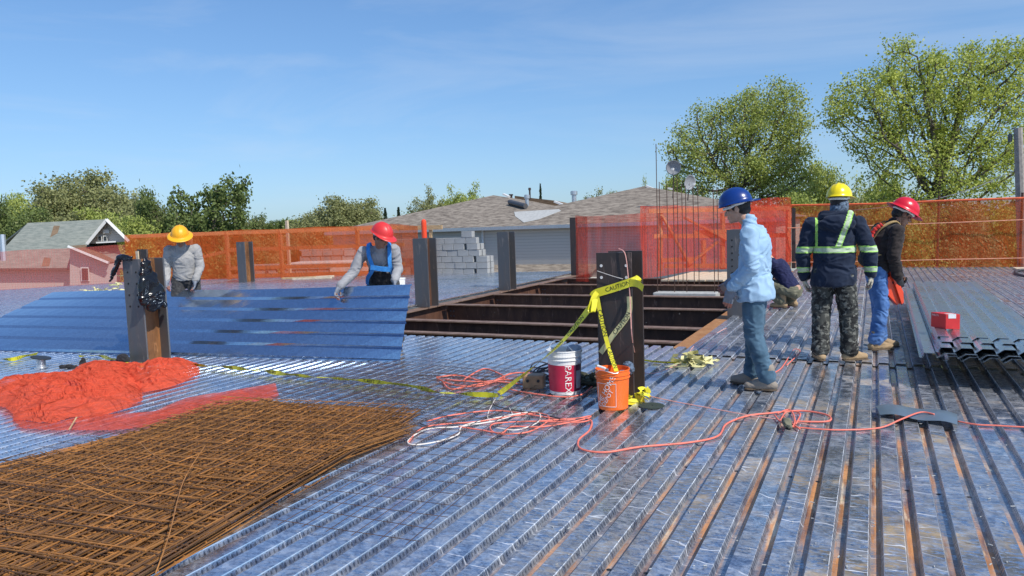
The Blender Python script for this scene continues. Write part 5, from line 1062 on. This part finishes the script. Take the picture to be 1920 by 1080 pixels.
cord('extension_cord', 'orange cord coiled flat in the tangle left of the orange bucket', [(765, 830), (800, 800), (900, 790), (1000, 775), (1030, 785), (990, 810), (930, 812), (925, 795), (1000, 790), (1080, 792), (1105, 788)], M['cord'], .006)
cord('extension_cord', 'pale cord with a long loop at the left end of the tangle', [(925, 790), (860, 800), (800, 805), (766, 825), (775, 834), (820, 828), (858, 815), (866, 800), (900, 790), (1000, 772), (1010, 790), (970, 806), (930, 802)], M['cordwhite'], .006)
cord('extension_cord', 'thin pale cord ring in the middle of the tangle', [(930, 745), (915, 775), (920, 790), (945, 785), (960, 778), (955, 765)], M['cordwhite'], .0045)
cord('extension_cord', 'second orange cord stretched through the tangle', [(800, 790), (850, 778), (930, 770), (1010, 780), (1060, 788), (1105, 780), (1095, 786), (1020, 800), (960, 800), (940, 812), (900, 806), (860, 800)], M['cord'], .006)
cord('extension_cord', 'dark cord arching over the cord tangle', [(925, 735), (925, 758), (960, 768), (1010, 776), (1060, 786), (1090, 785), (1104, 787)], M['cordblack'], .005)
cord('extension_cord', 'short dark cord at the left of the cord tangle', [(788, 794), (805, 798), (850, 790), (912, 782), (945, 770)], M['cordblack'], .005)
for i, P in enumerate((((820, 710), (850, 722), (900, 724), (940, 712), (975, 716)), ((818, 708), (860, 704), (915, 716), (960, 700), (1000, 700)), ((830, 716), (845, 730), (880, 724), (930, 716), (985, 722)), ((870, 712), (905, 692), (930, 698), (945, 710), (900, 716), (835, 712)))):
    cord('extension_cord', 'orange cord bundle left of the brown transformer, '+['lowest strand', 'straight strand', 'strand with the wide loop', 'strand looping highest'][i], P, M['cord'], .009, .016)
cord('extension_cord', 'orange cord curving below the pink labelled bucket', [(935, 725), (980, 735), (1050, 744), (1090, 740), (1110, 725)], M['cord'], .008)
cord('extension_cord', 'thin black cord lying from the mesh to the orange cord bundle', [(680, 700), (760, 704), (830, 705), (900, 712), (960, 722)], M['cordblack'], .004)
cord('extension_cord', 'tangled orange cord knot right of the big man\'s boots, left part', [(1450, 700), (1465, 690), (1480, 668), (1490, 655), (1500, 660), (1475, 685)], M['cord'], .006)
for i, P in enumerate((((1458, 775), (1480, 768), (1490, 785), (1485, 800), (1465, 792), (1452, 778)), ((1462, 790), (1475, 772), (1500, 775), (1492, 795)), ((1468, 780), (1480, 790), (1500, 805)))):
    cord('extension_cord', 'orange cord bundle in the right foreground, '+['left loop', 'upper loop', 'short tail'][i], P, M['cord'], .006, .02)
solid_r = thing('cord_knot', 'brown rag tied round the orange cord bundle in the right foreground', 'rag', tuple(onZ(1476, 800))); solid('rag', lambda bm: (ell(bm, (0, .0, .03), (.03, .07, .03)), cap(bm, (-.02, .05, .03), (.03, -.08, .02), .022, .012)), M['khaki'], solid_r, .006, 1, .006, .03)
# caution tape ribbons
TXT = text_mesh('CAUTION', .052)
def ribbon(name, label, pts, w=.05, twist=0., mat='tape', up=None, text=True, every=.36, sub=8, face=None, tw=0, wob=.0):
    P = spline(pts, sub); S = [0]
    for a, c in zip(P, P[1:]): S.append(S[-1]+(c-a).length)
    r = thing(name, label, 'caution tape', tuple(P[0])); o0 = P[0].copy(); fr = []
    for i, p in enumerate(P):
        d = (P[min(i+1, len(P)-1)]-P[max(i-1, 0)]).normalized(); u = Vector(up or (0, 0, 1)); u = u-d*u.dot(d); u = u.normalized() if u.length > .01 else d.orthogonal().normalized()
        a = twist+tw*S[i]+wob*noise.noise(Vector((S[i]*3, 7, 1))); n = d.cross(u); fr.append((p-o0, u*math.cos(a)+n*math.sin(a), (d.cross(u*math.cos(a)+n*math.sin(a)))))
    m = MB(); V = []
    for p, u, n in fr: V += [p-u*w/2, p+u*w/2]
    m.add(V, [(2*i, 2*i+1, 2*i+3, 2*i+2) for i in range(len(P)-1)]); tp = m.build('tape', M[mat], r)
    if text:
        tv, tf = TXT; V = []; F = []; s0 = .12
        def at(s):
            i = max(j for j in range(len(S)) if S[j] <= s+1e-9); i = min(i, len(S)-2); t = (s-S[i])/max(S[i+1]-S[i], 1e-6); return [fr[i][k].lerp(fr[i+1][k], t) for k in range(3)]
        while s0+.3 < S[-1]:
            for sg in (1, -1):
                b = len(V)
                for v in tv: p, u, n = at(min(max(s0+.13+v.x, 0), S[-1])) if sg > 0 else at(min(max(s0+.13-v.x, 0), S[-1])); V.append(p+u*v.y+n*.0015*sg)
                F += [tuple(b+k for k in f) for f in tf]
            s0 += every
        if V: m = MB(); m.add(V, F); m.build('lettering', M['ink'], r)
    return r
cf = 5.985   # plane just before the front flange of the taped column
def oc(px, py, d=0): return onY(px, py, cf-d)
ribbon('caution_tape', 'yellow caution tape wound round the dark column in the middle', [oc(1112, 557, .02), oc(1118, 550, .02), oc(1150, 540, .02), oc(1186, 528, .02), onX(1194, 524, -1.81), onX(1197, 530, -1.80)], .07, every=.28)
ribbon('caution_tape', 'loose end of caution tape sticking out right of the taped column', [oc(1180, 530, .03), oc(1195, 532, .05), oc(1206, 541, .1)], .06, text=False)
ribbon('caution_tape', 'doubled loop of caution tape at the left edge of the taped column', [oc(1120, 548, .05), oc(1112, 560, .08), oc(1107, 580, .08), oc(1112, 584, .1), oc(1116, 560, .06)], .05, up=(.6, .8, .2), text=False)
ribbon('caution_tape', 'long yellow caution tape stretched from the column down left to the deck', [oc(1110, 572, .06), onY(1060, 634, 5.95), onY(1010, 680, 5.9), onZ(936, 738, .02)], .055, tw=2.2, every=.30)
ribbon('caution_tape', 'caution tape hanging down the front of the column into the orange bucket', [oc(1119, 552, .02), oc(1128, 600, .02), oc(1142, 655, .05), onZ(1158, 702, .28)], .035, up=(1, .2, 0), text=True, every=.33)
ribbon('caution_tape', 'faded pale caution tape slanting across the front of the taped column', [oc(1180, 556, .012), oc(1178, 590, .012), oc(1150, 628, .012), oc(1126, 662, .012)], .045, up=(-.6, 0, .8), mat='tapedull', every=.30)
ribbon('caution_tape', 'yellow caution tape lying along the deck from the left column to the cord tangle', [onZ(x, y, .04) for x, y in ((300, 672), (345, 682), (420, 688), (480, 694), (560, 704), (660, 712), (760, 722), (830, 736), (934, 741))], .05, twist=.8, wob=1.5)
ribbon('caution_tape', 'yellow caution tape on the deck at the left edge before the corrugated sheet', [onZ(x, y, .03) for x, y in ((-20, 672), (20, 674), (45, 668), (70, 663))], .05, twist=.8, wob=1.5)
ribbon('caution_tape', 'yellow caution tape on the deck left of the left column', [onZ(x, y, .03) for x, y in ((148, 668), (180, 667), (220, 675), (262, 684), (300, 676))], .05, twist=.8, wob=1.5)
ribbon('caution_tape', 'pale caution tape leading to the crumpled yellow heap', [onZ(x, y, .02) for x, y in ((1204, 675), (1240, 679), (1292, 681))], .045, twist=.9)
def crumple(name, label, px, rx, ry, h, mat, seed, cat, n=26):
    c = onZ(*px); r = thing(name, label, cat, tuple(c)); m = MB(); rg = random.Random(seed)
    for k in range(n):
        a = rg.uniform(0, 2*PI); q = rg.random()**.5; p = Vector((math.cos(a)*rx*q, math.sin(a)*ry*q, rg.uniform(.01, h*(1.1-q)))); P = [p]
        for _ in range(4): P.append(P[-1]+Vector((rg.uniform(-.09, .09), rg.uniform(-.09, .09), rg.uniform(-.04, .04)))); P[-1].z = max(.006, P[-1].z)
        V = []; u = Vector((rg.uniform(-1, 1), rg.uniform(-1, 1), rg.uniform(-1, 1))).normalized()*.024
        for p in spline(P, 3): V += [p-u, p+u]
        m.add([(v[0], v[1], max(v[2], .004)) for v in V], [(2*i, 2*i+1, 2*i+3, 2*i+2) for i in range(len(V)//2-1)])
    m.build('crumpled_tape', mat, r); return r
crumple('tape_heap', 'crumpled heap of pale yellow caution tape near the blue-hatted man', (1305, 684), .15, .12, .10, M['tapedull'], 3, 'caution tape', 34)
crumple('tape_heap', 'bright yellow crumpled tape at the foot of the taped column', (1188, 752), .04, .05, .10, M['tape'], 4, 'caution tape', 12)
crumple('tape_heap', 'tangled pale yellow tape lying beyond the corrugated sheet at the left', (180, 549), .55, .25, .12, M['tapedull'], 5, 'caution tape', 60)
crumple('tape_heap', 'small heap of yellow tape against the left column behind the sheet', (222, 560), .08, .1, .7, M['tapedull'], 8, 'caution tape', 30)
# strings and cord on the taped column
m = MB(); m.tube(spline([oc(1160, 466, .0), oc(1172, 476, .02), oc(1178, 520, .02), oc(1182, 570, .02), oc(1186, 640, .02), onZ(1200, 690, .05), onZ(1225, 700, .02), onZ(1280, 678, .02), onZ(1300, 650, .03), onY(1330, 632, 8.9), onY(1362, 615, 9.3)], 6), .004, 5); tag(m.build('pink_cord', M['cordpink']), 'thin pink cord hanging down the taped column and over to the ochre beam', 'cord')
m = MB(); m.tube(spline([oc(1120, 508, .02), oc(1150, 518, .02), oc(1168, 523, .02)], 4), .003, 4); tag(m.build('string', M['cordwhite']), 'thin pale string across the upper face of the taped column', 'string')
solid_p = thing('rag_ball', 'wad of brown striped rag stuck to the right side of the taped column', 'rag', tuple(oc(1178, 690, .04))); solid('wad', lambda bm: (ell(bm, (0, 0, 0), (.05, .04, .055)), ell(bm, (-.03, 0, -.05), (.03, .03, .05))), M['bandana'], solid_p, .006, 1, .008, .03)

# ================================================================== BUCKETS, TOOLS, LITTER
def wraptext(txt, size, rad, rad2, h, cz, rotdeg, phi0, mat, parent, name='lettering', tilt=None):
    V, F = text_mesh(txt, size) if isinstance(txt, str) else txt; out = []; a = math.radians(rotdeg)
    for v in V:
        x = v.x*math.cos(a)-v.y*math.sin(a); y = v.x*math.sin(a)+v.y*math.cos(a); z = cz+y; r_ = rad+(rad2-rad)*z/h+.0035; ph = phi0+x/r_
        out.append((r_*math.cos(ph), r_*math.sin(ph), z))
    m = MB(); m.add(out, F); return m.build(name, mat, parent)
def bucket(name, label, px, r0, r1, h, mat, body_name='body'):
    p = onZ(*px); r = thing(name, label, 'bucket', tuple(p)); q = MB()
    pr = [(0, 0), (r0-.004, 0), (r0, .006), (r0+(r1-r0)*.78, h*.78), (r1*1.03, h*.785), (r1*1.03, h*.80), (r1*.99, h*.81), (r1*.99, h*.86), (r1*1.035, h*.865), (r1*1.035, h*.885), (r1*1.0, h*.89), (r1*1.0, h*.97), (r1*1.03, h*.975), (r1*1.03, h), (r1*.97, h), (r1*.95, h*.9), (r0*.95, .012), (0, .012)]
    q.lathe(pr, 40); q.build(body_name, mat, r, smooth=False); return r
camph = math.atan2(-_fh[1], -_fh[0])
bo = bucket('orange_bucket', 'bright orange bucket in front of the taped column', (1150, 764), .122, .138, .33, M['orange'])
ph = camph-.20
wraptext('THE HOME', .062, .122, .138, .33, .155, 58, ph-.50+.04, M['white'], bo); wraptext('DEPOT', .050, .122, .138, .33, .105, 58, ph-.30, M['white'], bo)
m = MB(); R_b = lambda z: .122+(.138-.122)*z/.33+.001
for (x0, z0), (x1, z1) in (((-.085, .035), (.085, .035)), ((.085, .035), (.085, .225)), ((.085, .225), (-.085, .225)), ((-.085, .225), (-.085, .035))):
    m.tube([(R_b(z0+(z1-z0)*t/8)*math.cos(ph-.40+(x0+(x1-x0)*t/8)/.13), R_b(z0+(z1-z0)*t/8)*math.sin(ph-.40+(x0+(x1-x0)*t/8)/.13), z0+(z1-z0)*t/8) for t in range(9)], .0022, 4)
m.build('printed_frame', M['white'], bo)
m = MB(); m.tube(spline([(.139*math.cos(camph+1.5+t*.0), .139*math.sin(camph+1.5), .30) for t in (0,)]+[(.10*math.cos(camph+.9), .10*math.sin(camph+.9)-.05, .33), (.15*math.cos(camph), .15*math.sin(camph), .315), (.10*math.cos(camph-.9), .10*math.sin(camph-.9)-.06, .34), (.139*math.cos(camph-1.5), .139*math.sin(camph-1.5), .30)], 6), .003, 5); hb = m.build('handle_wire', M['galv'], bo)
m = MB(); m.tube([(.13*math.cos(camph-1.3), .13*math.sin(camph-1.3), .36), (.06*math.cos(camph-.9), .06*math.sin(camph-.9)-.05, .345)], .011, 8); m.build('grip', M['white'], hb)
m = MB(); m.lathe([(0, 0), (.016, 0), (.016, .05), (0, .055)], 10); o = m.build('spray_nozzle', M['bandana']); o.location = Vector(bo.location)+Vector((-.02, -.09, .29)); tag(o, 'small striped can poking out of the orange bucket', 'can')
bp = bucket('paint_bucket', 'white bucket with a crimson label and plaster drips beside the taped column', (1060, 736), .138, .155, .40, M['white'])
def band(z0, z1, a0, a1, mat, nm, par, dr=.0015, rr=(.138, .155, .40)):
    q = MB(); n = 24; V = []
    for k in range(n+1):
        a = a0+(a1-a0)*k/n
        for z in (z0, z1): rad = rr[0]+(rr[1]-rr[0])*z/rr[2]+dr; V.append((rad*math.cos(a), rad*math.sin(a), z))
    q.add(V, [(2*i, 2*i+1, 2*i+3, 2*i+2) for i in range(n)]); return q.build(nm, mat, par)
band(.035, .275, camph-2.4, camph+.50, M['redlabel'], 'label', bp); M['labshade'] = simple('shaded_red_label', (.10, .02, .05), .5); band(.035, .275, camph+.50, camph+1.6, M['labshade'], 'label', bp)  # right part of the label darkened in colour as the column's shadow
M['labg'] = simple('grey_label', (.35, .36, .40), .5); band(.06, .22, camph+.68, camph+1.15, M['labg'], 'label_panel', bp, .003)
wraptext('PAREX', .085, .138, .155, .40, .15, -90, camph+.12, M['white'], bp); wraptext('2', .04, .138, .155, .40, .255, 0, camph-.02, M['white'], bp)
m = MB(); m.tube(spline([(.158*math.cos(camph-1.5), .158*math.sin(camph-1.5), .36), (.10*math.cos(camph-1.9), .10*math.sin(camph-1.9), .47), (0, 0, .46), (.12*math.cos(camph+.5), .12*math.sin(camph+.5), .41), (.158*math.cos(camph+.9), .158*math.sin(camph+.9), .35)], 6), .003, 5); m.build('handle_wire', M['galv'], bp)
solid('plaster_rag', lambda bm: (ell(bm, (.08, .05, .39), (.07, .06, .04)), cap(bm, (.1, 0, .38), (.15, -.03, .3), .03, .02)), M['labg'], bp, .008, 1, .01, .05)
# brown transformer with black leads
pt = onZ(1002, 727); t = thing('transformer', 'brown metal transformer block lying beside the labelled bucket', 'transformer', tuple(pt), math.radians(15)); m = MB(); m.box(-.10, .10, -.07, .07, .0, .13); q = m.build('case', M['tan'], t, bevel=.012)
for k in (-1, 1): m = MB(); m.lathe([(0, 0), (.014, 0), (.014, .01), (0, .012)], 10); o = m.build('terminal', M['black'], t); o.rotation_euler = (PI/2, 0, 0); o.location = (k*.05, -.07, .08)
for k in range(7):
    m = MB(); rg = random.Random(k); c = onZ(1025+rg.uniform(-12, 14), 712+rg.uniform(-6, 8)); R0 = rg.uniform(.09, .16); P = [(c.x+math.cos(a*.6)*R0*1.1, c.y+math.sin(a*.6)*R0, .03+k*.018+.035*math.sin(a+k)) for a in range(11)]; m.tube(spline(P, 4), .007, 6)
    tag(m.build('black_lead', M['cordblack']), 'black cable coil behind the transformer, %s loop from the deck' % ORD[k], 'cable', 'black cable coils by the transformer')
crumple('debris_heap', 'dark clutter of rags and straps behind the labelled bucket', (1105, 722), .16, .12, .09, M['khaki'], 11, 'rag', 40)
# disc, flashing, spool, rags, box
m = MB(); m.lathe([(.012, 0), (.105, 0), (.105, .004), (.012, .005), (.012, 0)], 36); o = m.build('grinding_disc', M['disc']); o.location = onZ(1222, 761, .006); tag(o, 'black abrasive disc lying flat on the deck right of the orange bucket', 'disc')
q = [onZ(1641, 766, .045), onZ(1752, 778, .05), onZ(1795, 783, .04), onZ(1795, 803, .015), onZ(1745, 800, .03), onZ(1650, 783, .02)]; fm = MB()
Fp = [onZ(1641, 766), onZ(1795, 783), onZ(1795, 803), onZ(1650, 783)]; V = []; nn = 14
for i in range(nn+1):
    u = i/nn
    for j in range(5):
        v = j/4; p = Fp[0].lerp(Fp[1], u).lerp(Fp[3].lerp(Fp[2], u), v); p.z = .02+.028*math.sin(u*PI)*(1-v*.5)+.012*math.sin(v*PI)+.012*math.sin(u*9); V.append(p)
k0 = len(V); V += [p-Vector((0, 0, .0015)) for p in V[:k0]]
fq = [(i*5+j, (i+1)*5+j, (i+1)*5+j+1, i*5+j+1) for i in range(nn) for j in range(4)]
fm.add(V, fq+[tuple(k0+a for a in f[::-1]) for f in fq]); tag(fm.build('flashing_strip', M['flash'], smooth=True), 'bent blue grey sheet metal strip lying across the flutes at the right', 'metal strip')
p = onZ(78, 690); t = thing('wire_spool', 'silver wire spool with a tilted black flange on the deck at the left edge', 'spool', tuple(p)); m = MB(); m.lathe([(0, .0), (.075, .0), (.075, .01), (.05, .014), (.045, .12), (.0, .12)], 20); m.build('core', M['galv'], t)
m = MB(); m.lathe([(0, 0), (.11, 0), (.11, .012), (0, .014)], 24); o = m.build('flange', M['black'], t); o.location = (0, 0, .12); o.rotation_euler = (-.12, .15, 0)
m = MB(); m.tube([(0.05*math.cos(a*.5), .05*math.sin(a*.5), .02+a*.0011) for a in range(90)], .003, 4); m.build('wire', M['galv'], t)
def rag(label, px, prims, mat, vox=.008):
    t = thing('rag', label, 'rag', tuple(onZ(*px))); solid('cloth', prims, mat, t, vox, 1, .012, .06)
rag('small black rag lying near the wire spool', (130, 690), lambda bm: cap(bm, (-.1, -.03, .015), (.1, .02, .015), .02, .02), M['belt']); rag('pointed black rag left of the orange net heap', (156, 683), lambda bm: cap(bm, (0, 0, .0), (0, 0, .07), .04, .012), M['belt'])
rag('crumpled black rag at the foot of the left column', (226, 682), lambda bm: (ell(bm, (.05, 0, .05), (.09, .06, .07)), cap(bm, (-.15, -.03, .015), (.1, 0, .02), .022, .03)), M['belt'])
# red box on the stack
bz = .376; a = onZ(1751, 613, bz); c = onZ(1773, 617, bz); e = onZ(1791, 617, bz)
t = thing('red_box', 'small red cardboard box with a white label on the stacked sheets', 'box', tuple(c)); ux = (e-c); ux.z = 0; ux = ux.normalized()*.125; uy = (a-c); uy.z = 0; uy = uy.normalized()*.20; uz = Vector((0, 0, .145))
m = MB(); m.prism([Vector((0, 0, 0)), ux, ux+uy, uy], (0, 0, 0), uz); m.build('carton', M['redbox'], t, bevel=.002)
nf = ux.cross(uz).normalized()*.0015; nf = nf if nf.dot(Vector(F_)) < 0 else -nf
m = MB(); m.prism([ux*.18+uz*.72+nf*.2, ux*.72+uz*.72+nf*.2, ux*.72+uz*.995+nf*.2, ux*.18+uz*.995+nf*.2], (0, 0, 0), nf); m.build('sticker', M['white'], t)
m = MB(); m.prism([ux*.18-uz*0+uz*1.0+Vector((0, 0, .0005)), ux*.72+uz+Vector((0, 0, .0005)), ux*.72+uy*.3+uz+Vector((0, 0, .0005)), ux*.18+uy*.3+uz+Vector((0, 0, .0005))], (0, 0, 0), (0, 0, .001)); m.build('sticker', M['white'], t)
V, F = text_mesh('HILTI', .030); nl = uy.cross(uz).normalized(); nl = nl if nl.dot(Vector(F_)) < 0 else -nl; dl = -uy.normalized(); m = MB(); m.add([uy*.70+uz*.84+dl*v.x*1.3+Vector((0, 0, 1))*v.y+nl*.0015 for v in V], F); m.build('lettering', M['white'], t)
# bag on the left column
t = thing('plastic_bag', 'black plastic bag draped over the top of the left column', 'plastic bag', tuple(Vector(c1.location)+Vector((0, 0, 1.27))))
t0 = Vector(t.location)
def bp_(px, py, dx=0): return onX(px, py, -7.90+dx)-t0
bag = MB(); 
solid('bag', lambda bm: (cap(bm, bp_(274, 487), bp_(280, 520), .03, .07, .5, side=(0, 1, 0)), cap(bm, bp_(280, 520), bp_(288, 560), .085, .13, .45, side=(0, 1, 0)), cap(bm, bp_(270, 500), bp_(272, 560), .05, .075, .5, side=(0, 1, 0)), cap(bm, bp_(290, 550), bp_(284, 576), .12, .06, .5, side=(0, 1, 0)), cap(bm, bp_(300, 565), bp_(308, 572), .04, .02)), M['blackplastic'], t, .009, 2, .024, .17)
def oy1(px, py): return onY(px, py, 6.03)-t0
solid('bag_flap', lambda bm: (cap(bm, oy1(226, 482), oy1(246, 484), .03, .02, .6), cap(bm, oy1(224, 484), oy1(210, 520), .035, .018, .7), cap(bm, oy1(214, 508), oy1(207, 526), .02, .01)), M['blackplastic'], t, .009, 1, .015, .06)
# tube on the column, white bucket, hose at the right
t_ = onY(793, 414, 12.9); b_ = onY(796, 452, 12.9); m = MB(); m.lathe([(0, 0), (.055, 0), (.055, .44), (.048, .48), (.03, .50), (0, .51)], 18); m.lathe([(.058, .0), (.058, .035)], 18, (0, 0, .02)); t = m.build('marker_tube', M['redtube'], smooth=False); t.location = (b_.x, b_.y, b_.z-.06); tag(t, 'red orange plastic tube standing up at the left opening column', 'tube')
m = MB(); m.box(b_.x-.025, b_.x+.025, 12.86, 12.94, 0, b_.z-.05); o = m.build('tube_stake', M['steel']); o.parent = t; o.matrix_parent_inverse = Matrix.Translation(-Vector(t.location))
pw = onZ(738, 560); t = thing('white_bucket', 'plain white bucket behind the bending worker', 'bucket', tuple(pw+Vector(_fh)*.8)); q = MB(); q.lathe([(0, 0), (.14, 0), (.155, .36), (.165, .37), (.165, .40), (.15, .40), (.14, .02), (0, .02)], 30); q.build('body', M['white'], t)
m = MB(); m.tube(spline([(.16, 0, .34), (.10, -.14, .2), (-.1, -.15, .2), (-.16, 0, .34)], 5), .004, 5); m.build('handle_wire', M['galv'], t)
p = onZ(1915, 510, .02); m = MB(); m.tube(spline([onZ(1990, 505, .03), onZ(1930, 506, .06), onZ(1906, 508, .05), onZ(1912, 516, .03), onZ(1985, 530, .02)], 6), .035, 8); tag(m.build('black_hose', M['cordblack'], smooth=True), 'black hose bend lying at the right edge near the fence', 'hose')
m = MB(); a = onZ(1900, 506, .0); m.box(a.x, a.x+2.2, a.y-.5, a.y+.1, .02, .06); tag(m.build('plywood_sheet', M['woodpale']), 'pale plywood offcut under the black hose at the right edge', 'board')
m = MB(); a = onZ(130, 805, .05); c = onZ(144, 782, .10); m.bar(a, c, .010, .006); tag(m.build('wood_splinter', M['wood']), 'thin brown wooden stick standing in the orange net by the mesh pile', 'stick')
# scraps and debris on the deck
rg = random.Random(5); m = MB()
for k in range(200):
    px = rg.uniform(900, 1900); py = rg.uniform(560, 1075); c = onZ(px, py, .004 if py > 690 else .02); s = rg.uniform(.002, .006); a = rg.uniform(0, PI); u = Vector((math.cos(a), math.sin(a), 0))*s*rg.uniform(.6, 2.6); v = Vector((-math.sin(a), math.cos(a), 0))*s*.5; m.prism([c-u-v, c+u-v, c+u+v, c-u+v], (0, 0, 0), (0, 0, .003))
o = m.build('deck_litter', M['conc']); o['kind'] = 'stuff'; tag(o, 'scattered grit, shavings and small scraps over the metal deck', 'debris')

rg = random.Random(8); m = MB()
for yb in (1.6, 3.1, 4.6, 6.15, 7.6):
    for k in range(-42, 14):
        if rg.random() < .35: continue
        x = k*PITCHF+.05++.088+.013+.02+rg.uniform(-.006, .006); y = yb+rg.uniform(-.03, .03); m.lathe([(0, .0035), (rg.uniform(.007, .011), .002), (.013, 0)], 7, (x, y, -.0355))
o = m.build('weld_marks', M['black']); o['kind'] = 'stuff'; tag(o, 'dark round weld burns in the grooves of the metal deck', 'weld marks')
